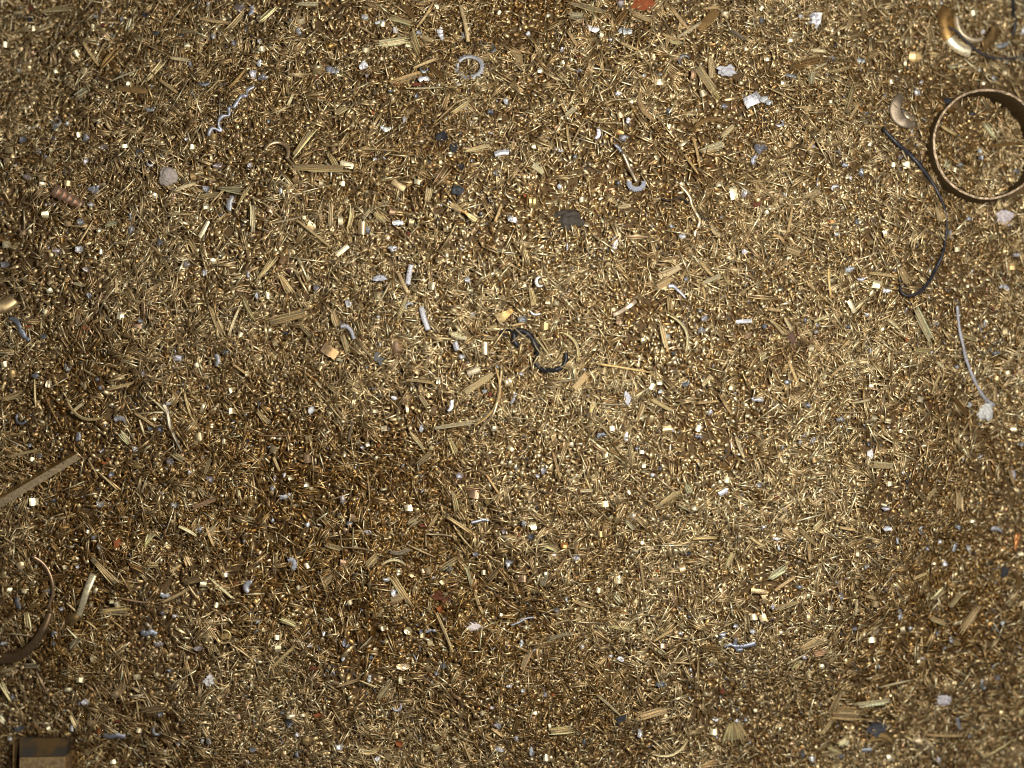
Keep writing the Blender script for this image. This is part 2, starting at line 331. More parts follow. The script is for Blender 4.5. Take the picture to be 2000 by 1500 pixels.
# crescent turning left of the ring
def arc(cx, cy, r, a0, a1, n=14, lift=0): return [(cx + r * math.cos(R(a)), cy - r * math.sin(R(a)), lift) for a in np.linspace(a0, a1, n)]
cres = path_obj('crescent_turning', M_SHEAF, arc(1775, 215, 30, 118, 290), 'ribbon', (.34, .27, .19), 'broad dull tan crescent turning left of the large ring', 'crescent turning', 'tan crescent turning',
         22, 2.0, 12, 30, m=7, prof=lambda u: -7 * u * u, wfun=lambda t: .55 + 1.0 * math.sin(math.pi * min(1, t * 1.05)) ** .7 * .55)
path_obj('inner_curl', M_BRASS, arc(1777, 222, 12, 170, 300), 'ribbon', (.62, .5, .33), None, None, None, 11, 1.6, 13, 12)
bpy.data.objects['inner_curl'].name = 'curled_turning'
tag(bpy.data.objects['curled_turning'], 'small tan curl nested inside the broad crescent turning', 'curl')

# black cable beside the ring
path_obj('black_cable', M_RUB, [(1722, 252), (1735, 268), (1752, 285), (1777, 303), (1800, 328), (1824, 357), (1840, 390), (1848, 425), (1849, 460), (1842, 492), (1836, 508), (1818, 540, -3), (1788, 572, -2), (1762, 580), (1751, 572), (1750, 558, -3)],
         'tube', (.022, .022, .03), 'long thin black cable curving down beside the large brass ring', 'cable', 'long black cable', 7.5, dz=12, n=60, wfun=lambda t: .9 + .35 * math.sin(t * 9) - (.6 * max(0, t - .68) / .32))
# grey wire and white stone
path_obj('grey_wire', M_FROST, [(1858, 599, -2), (1862, 625), (1867, 650), (1876, 682), (1890, 718), (1905, 748), (1925, 776), (1948, 792, -2)], 'tube', (.46, .46, .5),
         'long frosted grey wire curving down towards the white stone', 'wire', 'long grey wire', 7, dz=12, n=40, wfun=lambda t: .8 + .25 * math.sin(t * 31) * .5 + .2 * t)
def stone(x, y, w, h, tint, label, lm, mat=M_STONE, d=None, rough=.25, seed=0, name='stone', cat='stone', dz=8):
    mb = MB(); lump(mb, w, h, d or min(w, h) * .7, tint, rough, 3, seed); o = loc(mb, name, mat, x, y, dz, smooth=False); tag(o, label, cat, None, lm, (x, y)); return o
stone(1925, 803, 31, 36, (.62, .63, .60), 'pitted chalk white stone at the lower end of the grey wire', 'white stone')
stone(327, 345, 34, 35, (.40, .35, .31), 'round grey brown pebble in the upper left area', 'round grey pebble', seed=2, rough=.2)
stone(1420, 137, 29, 21, (.58, .58, .62), 'crumbly white lump right of the big splinter sheaf', 'crumbly white lump', seed=3, rough=.5, name='crumb', cat='crumb')
stone(1962, 423, 32, 24, (.62, .55, .56), 'pinkish grey crumbly lump just below the large brass ring', 'pinkish lump', seed=4, rough=.4, name='crumb', cat='crumb')
stone(923, 1223, 31, 17, (.80, .70, .68), 'oval pinkish white stone below the rust patch', 'oval pinkish stone', seed=5, rough=.2)
stone(408, 1330, 19, 19, (.72, .71, .70), 'small rough whitish crumb in the lower left area', 'rough whitish crumb', seed=6, rough=.5, name='crumb', cat='crumb')
stone(1700, 888, 12, 19, (.85, .85, .85), 'small smooth white pebble standing alone right of centre', 'small white pebble', seed=7, rough=.15)
stone(1843, 1367, 25, 20, (.55, .52, .55), 'cloudy grey lump in the lower right corner area', 'cloudy grey lump', seed=8, rough=.35, name='crumb', cat='crumb')
stone(1112, 430, 56, 42, (.06, .048, .035), 'charred dark lump sunk into the heap above the centre', 'charred dark lump', mat=M_MATT, seed=9, rough=.2, d=34, name='charred_lump', cat='lump', dz=-3)
stone(1080, 1083, 14, 10, (.8, .78, .75), 'tiny pale washer shaped crumb below the centre', 'tiny pale crumb', seed=10, rough=.3, name='crumb', cat='crumb')

# white shard with a brass speck
mb = MB(); plate(mb, 27, 32, 2.2, (.52, .52, .55), .2, .2, 9, to_normal(glint(1593, 38) + np.array([.05, -.1, .3])))
sh = loc(mb, 'white_shard', M_ALU, 1593, 38, 12); tag(sh, 'square whitish metal shard at the top right of the heap', 'shard', None, 'whitish square shard', (1593, 38))
mb = MB(); Q = np.array([[-15, -6, -1], [-8, -3, 2], [0, 1, 3], [8, 5, 2], [14, 9, 0]], float); ribbon(mb, Q, 21, 1.5, (.60, .60, .63), m=4, prof=lambda u: -5 * u * u, ragged=.12)
sh = loc(mb, 'folded_shard', M_ALU, 1470, 196, 13); tag(sh, 'bright folded white metal shard below the crumbly white lump', 'shard', None, 'bright folded shard', (1470, 196))

# toothed aluminium rings and fringed curls
def toothed(name, cx, cy, rx, ry, a0, a1, wd, teeth, tl, tint, label, lm, cat='toothed ring', inward=False, tiltn=(0, 0, 1)):
    mb = MB(); n = teeth * 2 + 1; v = []; sg = -1 if inward else 1
    for i in range(n):
        a = R(a0 + (a1 - a0) * i / (n - 1)); e = 1 if i % 2 else .0; q = RS.uniform(.6, 1.1)
        zz = RS.uniform(-1, 1); c, s_ = math.cos(a), math.sin(a); aa = a + .5 * e * (a1 - a0 > 0) * R(6)
        for k, (rad, z_) in enumerate([(0, 2.5), (wd * .55, 4.2), (wd, 2.0), (wd + tl * e * q, 0 + zz)]):
            ca, sa = (math.cos(aa), math.sin(aa)) if k == 3 else (c, s_); v.append(((rx + sg * rad) * ca, (ry + sg * rad) * sa, z_))
    v = np.array(v) @ to_normal(tiltn).T; bot = v - np.array([0, 0, 1.3]); o = len(v); f = []
    for i in range(n - 1):
        for k in range(3):
            a = i * 4 + k; f += [(a, a+1, a+5, a+4), (o+a, o+a+4, o+a+5, o+a+1)]
        a = i * 4; f.append((a, a+4, o+a+4, o+a)); a = i * 4 + 3; f.append((a, o+a, o+a+4, a+4))
    for k in range(3): f.append((k, o+k, o+k+1, k+1)); a = (n-1)*4+k; f.append((a, a+1, o+a+1, o+a))
    mb.add(np.concatenate([v, bot]), f, tint); ob = loc(mb, name, M_FROST, cx, cy, 11); tag(ob, label, cat, None, lm, (cx, cy)); return ob
toothed('toothed_ring', 917, 131, 21, 17, -200, 148, 6, 24, 5, (.46, .47, .50), 'grey aluminium ring with a saw toothed outer edge near the top', 'toothed ring', tiltn=(-.1, .1, 1))
toothed('fringed_curl', 1243, 357, 10, 8, 165, 375, 8, 15, 3, (.40, .42, .50), 'bluish fringed aluminium crescent at the foot of a tan stalk', 'fringed crescent', 'curl')
toothed('fringed_curl', 742, 550, 4, 2, 20, 170, 10, 9, 3, (.52, .53, .58), 'scalloped silvery fan shaped flake above the twin white bars', 'scalloped fan flake', 'flake')
toothed('fringed_curl', 567, 1102, 5, 6, -60, 120, 7, 9, 3, (.44, .46, .52), 'toothed silvery crescent in the lower left middle', 'toothed crescent', 'curl')
toothed('fringed_curl', 1218, 779, 4, 5, -60, 80, 9, 7, 3, (.68,.68,.72), 'bright white scalloped fan flake right of the heap centre', 'white fan flake', 'flake')
path_obj('tan_stalk', M_BRASS, [(1214, 300), (1220, 312), (1230, 335), (1242, 360)], 'ribbon', (.66, .54, .38), 'straight tan brass stalk leaning into the bluish fringed crescent', 'stalk', 'tan stalk', 6, 2, 16, 12)
path_obj('aluminium_sliver', M_ALU, [(1200, 285), (1206, 290), (1212, 299)], 'ribbon', (.42, .44, .52), 'short bluish sliver at the upper end of the tan stalk', 'sliver', None, 6, 2, 15, 8)
path_obj('white_crescent', M_ALU, arc(494, 1146, 11, 85, 235), 'ribbon', (.66, .66, .72), 'bright white crescent turning in the lower left area', 'crescent turning', 'white crescent', 10, 1.6, 13, 16, wfun=lambda t: .7 + .5 * math.sin(3.14 * t), m=4, prof=lambda u: -5 * u * u)
path_obj('hooked_sliver', M_ALU, arc(47, 815, 12, 150, 330), 'ribbon', (.34, .38, .46), 'thin bluish hooked sliver near the left edge above the angle bar', 'sliver', 'bluish hook', 4, 1.5, 12, 16)
path_obj('grey_curl', M_ALU, [(18, 622), (32, 626), (42, 636), (46, 650), (52, 660), (60, 664)], 'ribbon', (.34, .37, .44), 'grey bent aluminium curl near the left edge', 'curl', 'grey bent curl', 10, 1.6, 11, 18, wfun=lambda t: .6 + .5 * abs(math.sin(t * 7)), m=4, prof=lambda u: -5 * u * u)
# twisted chain of aluminium, upper left
path_obj('twisted_shaving', M_ALU, [(497, 168), (485, 180), (484, 190, 3), (472, 192), (465, 204, 2), (460, 211, 4), (450, 213), (448, 228), (436, 231, 3), (430, 244), (433, 256), (416, 254, 3), (410, 268)], 'ribbon', (.50, .52, .60),
         'long twisted silvery aluminium shaving in zigzag at upper left', 'shaving', 'zigzag shaving', 7, 1.4, 12, 70, wfun=lambda t: .55 + .6 * abs(math.sin(t * 22)), m=3, prof=lambda u: -4 * u * u,
         upf=np.array([(math.sin(t * 20) * .7, math.cos(t * 17) * .6, 1.0) for t in np.linspace(0, 1, 70)]))
path_obj('feathery_shaving', M_ALU, [(1413, 1262), (1425, 1257), (1433, 1260), (1450, 1259), (1473, 1253)], 'ribbon', (.40, .42, .50), 'long bluish feathered aluminium shaving in the lower right middle', 'shaving', 'feathered shaving', 8, 1.5, 12, 30, wfun=lambda t: .5 + .6 * t + .3 * math.sin(t * 60))
path_obj('lilac_shaving', M_ALU, [(1436, 1244), (1434, 1255), (1440, 1268), (1450, 1266)], 'ribbon', (.4, .42, .48), 'ragged bluish flake crossing the feathered shaving', 'flake', None, 9, 1.5, 11, 14, wfun=lambda t: .7 + .3 * math.sin(t * 30))
path_obj('feathery_shaving', M_ALU, [(921, 1019), (932, 1017), (945, 1014), (955, 1016)], 'ribbon', (.5, .52, .58), 'small feathered silvery shaving below the middle', 'shaving', 'small feathered shaving', 8, 1.4, 12, 26, wfun=lambda t: .6 + .4 * math.sin(t * 50))
path_obj('feathery_shaving', M_ALU, [(278, 1232), (288, 1236), (298, 1232), (308, 1238)], 'ribbon', (.38, .41, .47), 'ragged grey shaving left of the oval stone at lower left', 'shaving', None, 12, 1.4, 11, 22, wfun=lambda t: .5 + .5 * abs(math.sin(t * 12)))
path_obj('grey_shaving', M_ALU, [(203, 1434), (218, 1436), (232, 1433), (247, 1438)], 'ribbon', (.33, .34, .4), 'long flat grey blade near the bottom left corner', 'blade', 'flat grey blade', 9, 1.5, 11, 16, m=4, prof=lambda u: -4 * u * u)
path_obj('grey_thread', M_ALU, [(998, 1218), (1012, 1214), (1028, 1206), (1045, 1204)], 'tube', (.45, .47, .52), 'thin grey wire lying below the oval pinkish stone', 'wire', None, 4, dz=11)
path_obj('silver_sliver', M_ALU, [(1304, 560), (1313, 559), (1322, 567), (1331, 576), (1338, 584)], 'ribbon', (.56, .57, .62), 'silvery hooked sliver upper right of the black rubber curl', 'sliver', 'silvery hooked sliver', 6, 1.6, 13, 18, wfun=lambda t: 1.5 - t)
path_obj('fringed_shaving', M_FROST, [(667, 638), (677, 637), (687, 646), (694, 663)], 'ribbon', (.46, .46, .5), 'white fringed curved shaving left of the centre', 'shaving', 'white fringed shaving', 9, 1.5, 13, 40, wfun=lambda t: .75 + .35 * math.sin(t * 75))
# twin white bars
for (x1, y1, x2, y2, lb, lm) in [(804, 518, 798, 557, 'upper of the two narrow white metal bars left of centre', 'upper white bar'), (823, 600, 837, 645, 'lower of the two narrow white metal bars, speckled, left of centre', 'lower white bar')]:
    path_obj('white_bar', M_FROST, [(x1, y1), ((x1+x2)/2 - 1, (y1+y2)/2, 1), (x2, y2)], 'ribbon', (.66, .66, .70), lb, 'metal bar', lm, 10, 3, 14, 16, group='narrow white metal bars', m=5, prof=lambda u: -9 * u * u)

# spiral turning: stepped cone of bronze coloured brass
def spiral(x1, y1, x2, y2, r0, r1, turns, tint, label, lm, name='spiral_turning', dz=6):
    cx, cy = (x1+x2)/2, (y1+y2)/2; L = math.hypot(x2-x1, y2-y1); prof = []
    for i in range(turns):
        t = i / turns; r = r0 + (r1 - r0) * t; prof += [(r * .84, -L/2 + L * t), (r * 1.12, -L/2 + L * (t + .72 / turns)), (r * 1.08, -L/2 + L * (t + .98 / turns))]
    prof += [(r1 * .7, L/2), (r1 * .7, L/2 - 3), (r0 * .5, -L/2 + 3), (r0 * .5, -L/2)]
    mb = MB(); lathe(mb, prof, 26, tint, wob=.03); V = mb.v[0]
    a = math.atan2(V[0][1], V[0][0]); V[:, 2] += np.sin(np.arctan2(V[:, 1], V[:, 0])) * L / turns * .35   # shear the steps into a helix
    ax = unit(np.array([x2-x1, y1-y2, -3.0])); e1 = unit(np.cross((0, 0, 1.0), ax)); e2 = np.cross(ax, e1)
    mb.v[0] = V[:, :1] * e1 + V[:, 1:2] * e2 + V[:, 2:] * ax
    o = loc(mb, name, M_BRASS, cx, cy, dz); tag(o, label, 'spiral', None, lm, (cx, cy)); return o
spiral(104, 370, 157, 400, 12, 9.5, 5, (.62, .42, .29), 'fat coppery spiral turning tapering down to the right, upper left', 'coppery spiral')
spiral(222, 1362, 246, 1328, 7, 5, 4, (.66, .50, .30), 'small tan spiral turning above the metal block', 'small tan spiral')
spiral(787, 1298, 787, 1306, 6, 6, 2, (.95, .72, .5), 'short glossy coil left of the bottom middle', None)
def spool(x, y, r, h, tint, label, lm, ang, hollow=True, name='curled_chip', r2=None, tl=.5, cat='rolled chip', group=None):
    mb = MB(); r2 = r2 or r; lathe(mb, [(r, -h/2), (r2, h/2), (r2 - 1.6, h/2), (r - 1.6, -h/2)] if hollow else [(.3, -h/2), (r, -h/2), (r2, h/2), (.3, h/2)], 18, tint, wob=.03)
    ax = unit(np.array([math.cos(R(ang)), math.sin(R(ang)), tl])); e1 = unit(np.cross((0, 0, 1.0), ax)); e2 = np.cross(ax, e1); V = mb.v[0]
    mb.v[0] = V[:, :1] * e1 + V[:, 1:2] * e2 + V[:, 2:] * ax; o = loc(mb, name, M_BRASS, x, y, 8, smooth=False); tag(o, label, cat, group, lm, (x, y)); return o
spool(775, 679, 9, 24, (.58, .40, .26), 'coppery rolled tube with a dark hollow left of the heap centre', 'coppery rolled tube', -75, tl=.35)
spool(600, 893, 8.5, 16, (.62, .44, .28), 'smooth tapered copper coloured plug in the browner area', 'tapered copper plug', 95, False, 'plug', 5.5, cat='plug')
spool(553, 507, 7, 13, (.60, .40, .24), 'small rounded copper bead in the left half', 'copper bead', 60, False, 'bead', 5, cat='bead')
spool(708, 445, 8, 25, (.74, .58, .36), 'brass tube like roll standing upright left of the dark purple flake', 'upright brass roll', 88, tl=.15)
spool(947, 680, 7, 24, (.95, .82, .56), 'bright upright brass roll left of the black rubber curl', 'bright brass roll', 92, tl=.12)
spool(1437, 1243 - 1000 + 1000, 5, 10, (.7, .5, .3), 'little dark brass roll beside the feathered shaving', None, 40)
spool(440, 1243, 6, 14, (.9, .72, .38), 'bright brass plug caught inside an open coil at lower left', None, 20, False, 'plug', cat='plug')
path_obj('open_coil', M_BRASS, arc(440, 1241, 13, 110, -170, 20), 'ribbon', (.66, .5, .24), 'open round brass coil at lower left', 'coil', 'open brass coil', 4, 1.5, 14, 22)

# curved shiny strips
path_obj('curved_strip', M_SPOT, [(1196, 616, -3), (1206, 612, 3), (1220, 604, 9), (1232, 596, 7), (1241, 588, 0)], 'ribbon', (.95, .76, .54), 'short arched polished strip upper right of the black rubber curl', 'strip', 'arched polished strip', 8, 1.6, 10, 20, m=5)
st = empty('bent_brass_strip', WP(170, 1150, Z(170, 1150, 0)))
def part_path(parent, name, mat, pts, width, tint, dz, n=20, wfun=None, prof=None, m=3, thick=1.8):
    px = parent['px']; Q = spline([(p[0] - px[0], px[1] - p[1], p[2] if len(p) > 2 else 0) for p in pts], n); Q[:, 2] += dz
    mb = MB(); wv = width if wfun is None else width * np.array([wfun(t) for t in np.linspace(0, 1, n)]); ribbon(mb, Q, wv, thick, tint, m=m, prof=prof)
    return mb.build(name, mat, parent, (0, 0, 0), S * .95, True)
st['px'] = (170, 1150)
part_path(st, 'strip', M_SPOT, [(188, 1116, 2), (182, 1136, 12), (174, 1160, 16), (165, 1186, 12), (156, 1206, 6)], 16, (.98, .86, .56), 9, 22, wfun=lambda t: 1 - .25 * t, m=4, prof=lambda u: -2 * u * u)
part_path(st, 'curled_end', M_SHEAF, [(157, 1205, 6), (149, 1209, 8), (140, 1214, 4), (131, 1216, -4), (122, 1216, -12)], 20, (.30, .20, .08), 9, 14, wfun=lambda t: .75 + .35 * math.sin(3 * t))
del st['px']
tag(st, 'bright speckled brass strip with a curled brown end at lower left', 'strip', None, 'speckled brass strip', (165, 1165))
path_obj('bent_bar', M_BRASSP, [(106, 1192, 4), (98, 1215, 8), (82, 1243, 9), (58, 1268, 8), (30, 1284, 6), (-10, 1292, 4)], 'ribbon', (.27, .18, .10), 'dark brown bent strip curving off the left edge', 'strip', 'dark bent strip', 20, 3, 12, 30, m=6, prof=lambda u: -12 * u * u, wfun=lambda t: .55 + .55 * t)
path_obj('arched_wire', M_BRASS, [(72, 1083), (88, 1095), (101, 1112), (108, 1132), (109, 1152), (103, 1172), (97, 1186)], 'ribbon', (.54, .37, .23), 'thin reddish arched wire above the dark bent strip', 'wire', 'arched reddish wire', 5, 3, 14, 26)
path_obj('edge_curl', M_BRASSP, [(-25, 585, -4), (-10, 598, 5), (8, 600, 8), (22, 592, 6), (30, 582, 0)], 'ribbon', (.62, .46, .24), 'broad tan curl cut off by the left edge', 'curl', 'broad tan edge curl', 26, 2, 10, 20, m=5, prof=lambda u: -16 * u * u)
path_obj('tan_arch', M_BRASS, arc(543, 302, 23, 165, -30), 'ribbon', (.6, .44, .26), 'tan arched turning in the upper left middle', 'turning', 'tan arch', 7, 1.8, 11, 24)
path_obj('wavy_turning', M_BRASS, [(1325, 363), (1336, 374), (1346, 388), (1350, 402), (1358, 415), (1366, 430), (1362, 447)], 'ribbon', (.9, .72, .44), 'wavy bright brass turning above right of the centre', 'turning', 'wavy turning', 6, 1.8, 12, 26, wfun=lambda t: .6 + .5 * t)
path_obj('dark_fibre', M_MATT, [(1283, 385), (1305, 392), (1330, 388), (1352, 405), (1375, 425), (1400, 428)], 'tube', (.04, .035, .025), 'dark wavy fibre crossing the wavy brass turning', 'fibre', None, 3, dz=9)
path_obj('long_bent_sliver', M_BRASS, [(980, 723), (976, 755), (970, 790), (962, 812), (945, 830), (934, 846)], 'ribbon', (.74, .58, .34), 'long gently bent brass sliver below left of the black rubber curl', 'sliver', 'long bent sliver', 5, 1.8, 13, 26)
path_obj('grey_twig', M_BRASS, [(320, 788), (330, 808), (334, 832), (343, 856), (357, 882)], 'ribbon', (.40, .34, .25), 'grey brown twig like turning in the left half', 'turning', 'twig like turning', 10, 2, 11, 24, wfun=lambda t: 1.05 - .7 * t, m=5, prof=lambda u: -4 * abs(u) + 1.5 * math.sin(u * 20))
path_obj('hooked_wire', M_BRASS, [(833, 1066), (832, 1052), (833, 1042, 1), (845, 1042), (865, 1042), (884, 1044)], 'tube', (.86, .7, .44), 'bright hooked brass wire bent at a right angle, lower middle', 'wire', 'right angled wire', 3.2, dz=14, n=30)
path_obj('square_wire', M_BRASS, [(667, 1033), (668, 1052), (669, 1067), (680, 1068), (705, 1069), (733, 1072)], 'tube', (.8, .62, .38), 'thin brass wire bent square, left of the right angled wire', 'wire', None, 3, dz=14, n=30)

# black rubber curl in the centre (one strip, dipping under the swarf twice)
path_obj('black_rubber_curl', M_RUB, [(975, 653, -1), (981, 647, 1), (990, 644), (999, 647, -1), (1004, 655, 0), (1004, 664, 2), (1009, 673, 1), (1014, 676, -4), (1012, 668, -6), (1006, 656, -2), (1008, 648, 2), (1017, 646, 4), (1028, 650, 4), (1036, 658, 3), (1043, 669, 3), (1049, 681, 2), (1050, 692, -1), (1046, 702, -9), (1047, 711, -2), (1057, 720, 2), (1072, 724, 3), (1088, 721, 3), (1100, 714, 3), (1105, 702, 3), (1104, 689, 2)],
         'tube', (.012, .012, .015), 'curled black rubber strip in the middle of the heap', 'rubber strip', 'black rubber curl', 11.5, dz=6, n=110, wfun=lambda t: (.55 if t < .12 else 1.15 if t < .30 else 1.0) * (.9 + .12 * math.sin(t * 60)) * (.8 if t > .85 else 1))

# rust flake at top edge, rust patch, dark flakes
def flake(x, y, w, h, tint, label, cat, lm, mat=M_MATT, ang=0, th=1.6, irr=.22, dz=10, nv=(0, 0, 1), name='flake', bend=.15, group=None):
    mb = MB(); plate(mb, w, h, th, tint, irr, bend, 12, to_normal(nv) @ rotz(R(ang))); o = loc(mb, name, mat, x, y, dz); tag(o, label, cat, group, lm, (x, y)); return o
flake(1258, 6, 52, 28, (.30, .07, .015), 'large rust red flake at the top edge', 'rust flake', 'large rust flake', name='rust_flake', th=3)
flake(868, 1166, 38, 26, (.13, .035, .012), 'deep rust brown patch of scale in the lower middle', 'rust flake', 'rust brown patch', name='rust_flake', irr=.45, dz=6)
flake(893, 373, 25, 19, (.07, .055, .065), 'dark purple grey flake above the centre', 'flake', 'dark purple flake', name='dark_flake')
flake(1712, 1422, 33, 30, (.045, .045, .055), 'dark slate flake in the lower right', 'flake', 'dark slate flake', name='dark_flake')
flake(1547, 660, 14, 25, (.13, .07, .045), 'chocolate brown shard right of centre', 'shard', 'chocolate brown shard', name='brown_shard', ang=20, irr=.12)
flake(1987, 1055, 11, 38, (.45, .20, .07), 'bright orange copper shard at the right edge', 'shard', 'orange copper shard', M_BRASS, ang=-12, irr=.12, name='copper_shard')
flake(740, 700, 15, 24, (.13, .13, .13), 'dark grey triangular flake left of centre', 'flake', 'dark triangular flake', ang=30, irr=.35, name='dark_flake')
flake(787, 1302, 28, 12, (.95, .76, .48), 'shiny brass box shaped chip with a coppery stripe in the lower middle', 'chip', 'striped boxy chip', M_BRASSP, ang=-3, irr=.08, th=5, dz=13, name='boxy_chip')
flake(1213, 1403, 27, 13, (.02, .02, .025), 'ragged black scrap at the end of a bright needle, bottom right of middle', 'scrap', 'ragged black scrap', ang=25, irr=.5, name='black_scrap')
flake(643, 88, 28, 15, (.30, .19, .06), 'dark olive brown curved shard near the top left', 'shard', 'olive brown shard', M_BRASS, ang=12, irr=.2, bend=.5, name='curved_shard')
flake(1707, 1233, 24, 19, (.72, .58, .36), 'broad pale tan flake in the lower right', 'flake', 'broad tan flake', M_BRASS, irr=.2, name='tan_flake')
flake(797, 1232, 17, 16, (.9, .76, .46), 'square ridged bright chip, lower middle', 'chip', 'square ridged chip', M_BRASS, irr=.12, th=3, name='ridged_chip')
flake(1177, 985, 18, 12, (.62, .44, .22), 'tan leaf like flake below the middle right', 'flake', None, M_BRASS, name='tan_flake')
# ridged leaf, bright chunk
def leaf(x1, y1, x2, y2, wd, tint, label, lm, k=6, dz=13, fl=lambda t: .35 + .8 * t, cat='leaf shaped chip', name='ridged_leaf'):
    cx, cy = (x1+x2)/2, (y1+y2)/2; Q = spline([(x1-cx, cy-y1, -2), (0, 0, 3), (x2-cx, cy-y2, 0)], 12); mb = MB()
    ribbon(mb, Q, wd * np.array([fl(t) for t in np.linspace(0, 1, 12)]), 1.8, tint, m=2*k+1, prof=lambda u: .8 * math.cos(u * 2 * math.pi * k) - 2 * u * u, ragged=.1)
    o = loc(mb, name, M_BRASS, cx, cy, dz); tag(o, label, cat, None, lm, (cx, cy)); return o
leaf(1001, 606, 972, 625, 20, (.95, .80, .52), 'large bright ridged leaf shaped chip above the black rubber curl', 'bright ridged leaf')
leaf(630, 677, 658, 695, 19, (.74, .58, .38), 'ridged fan shaped chip left of the coppery rolled tube', 'ridged fan chip', fl=lambda t: 1)
leaf(880, 398, 931, 430, 12, (.92, .76, .48), 'chunky bright ridged chip just below the dark purple flake', 'chunky ridged chip', 3, fl=lambda t: .7 + .4 * math.sin(t * 9))

# angle bar at the left edge: lighter flange and darker web
ab = empty('angle_bar', WP(80, 935, Z(80, 935, 0)))
def bar(name, pts4, th, tint, mat):
    mb = MB(); P = np.array([(x - 80, 935 - y, z) for x, y, z in pts4]); n = 14; v = []; 
    for i in range(n):
        t = i / (n - 1); v += [P[0] * (1-t) + P[1] * t, P[3] * (1-t) + P[2] * t]
    v = np.array(v); v[:, 2] += (np.repeat(RS.uniform(-.4, .4, n), 2)); b = v - np.array([0, 0, th]); o = len(v); f = []
    for i in range(n - 1):
        a = 2 * i; f += [(a, a+1, a+3, a+2), (o+a, o+a+2, o+a+3, o+a+1), (a, a+2, o+a+2, o+a), (a+1, o+a+1, o+a+3, a+3)]
    f += [(0, o, o+1, 1), (2*n-2, 2*n-1, o+2*n-1, o+2*n-2)]; mb.add(np.concatenate([v, b]), f, tint); return mb.build(name, mat, ab, (0, 0, 0), S * .96)
hz = lambda x, y: float(hh(x, y)) - Z(80, 935, 0)
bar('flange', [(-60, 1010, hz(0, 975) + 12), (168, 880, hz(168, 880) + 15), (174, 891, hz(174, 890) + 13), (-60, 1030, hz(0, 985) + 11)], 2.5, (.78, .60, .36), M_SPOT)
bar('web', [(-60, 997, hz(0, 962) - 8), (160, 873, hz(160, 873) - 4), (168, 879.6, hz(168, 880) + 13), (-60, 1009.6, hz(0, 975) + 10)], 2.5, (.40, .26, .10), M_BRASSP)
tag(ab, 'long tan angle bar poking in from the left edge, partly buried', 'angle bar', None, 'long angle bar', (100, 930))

# metal block in the bottom left corner
zb = Z(95, 1470, 0); blk = empty('metal_block', WP(95, 1480, zb))
mbk, tb, pb = newmat('stained_brass'); Nn = tb.nodes.new; Lk = tb.links.new
ge = Nn('ShaderNodeTexCoord'); n1 = Nn('ShaderNodeTexNoise'); n1.inputs['Scale'].default_value = 110; n1.inputs['Detail'].default_value = 5; Lk(ge.outputs['Object'], n1.inputs['Vector'])
cr = Nn('ShaderNodeValToRGB'); cr.color_ramp.elements[0].position = .38; cr.color_ramp.elements[0].color = (.15, .14, .12, 1); cr.color_ramp.elements[1].position = .56; cr.color_ramp.elements[1].color = (.30, .20, .09, 1)
e_ = cr.color_ramp.elements.new(.47); e_.color = (.20, .155, .10, 1); Lk(n1.outputs['Fac'], cr.inputs['Fac']); Lk(cr.outputs[0], pb.inputs['Base Color']); pb.inputs['Metallic'].default_value = .8; pb.inputs['Roughness'].default_value = .42
def hexa(name, mat, b8, tint, parent, bev=1.2):
    bm = bmesh.new(); vs = [bm.verts.new((x - 95, 1480 - y, z)) for x, y, z in b8]
    for q in [(0, 1, 2, 3), (7, 6, 5, 4), (0, 4, 5, 1), (1, 5, 6, 2), (2, 6, 7, 3), (3, 7, 4, 0)]: bm.faces.new([vs[i] for i in q])
    bmesh.ops.recalc_face_normals(bm, faces=bm.faces); bmesh.ops.bevel(bm, geom=bm.edges[:], offset=bev, segments=2, affect='EDGES')
    V = np.array([v.co[:] for v in bm.verts]); bm.verts.index_update(); F = [tuple(v.index for v in f.verts) for f in bm.faces]; bm.free()
    mb = MB(); mb.add(V, F, tint); return mb.build(name, mat, parent, (0, 0, 0), S * .95)
T_ = 46
hexa('body', M_BRASSP, [(48, 1467, T_), (147, 1465, T_), (149, 1580, T_), (46, 1580, T_), (48, 1467, -30), (147, 1465, -30), (149, 1580, -30), (46, 1580, -30)], (.66, .47, .24), blk)
hexa('sloped_end', mbk, [(47, 1466.5, T_ - 1.5), (146, 1464.5, T_ - 1.5), (146, 1463, -30), (47, 1464, -30), (34, 1435, 8), (143, 1435, 8), (143, 1435, -30), (34, 1435, -30)], (1, 1, 1), blk, .8)
hexa('side_plate', M_BRASSP, [(29, 1442, 32), (32.5, 1441, 32), (32.5, 1580, 40), (29, 1580, 40), (29, 1442, -30), (32.5, 1441, -30), (32.5, 1580, -30), (29, 1580, -30)], (.45, .30, .13), blk, .6)
mb = MB(); P = [(136, 1466, 0), (137, 1490, 0), (134, 1520, 0), (138, 1570, 0)]
tag(blk, 'square stained brass block in the bottom left corner', 'metal block', None, 'square metal block', (90, 1470))

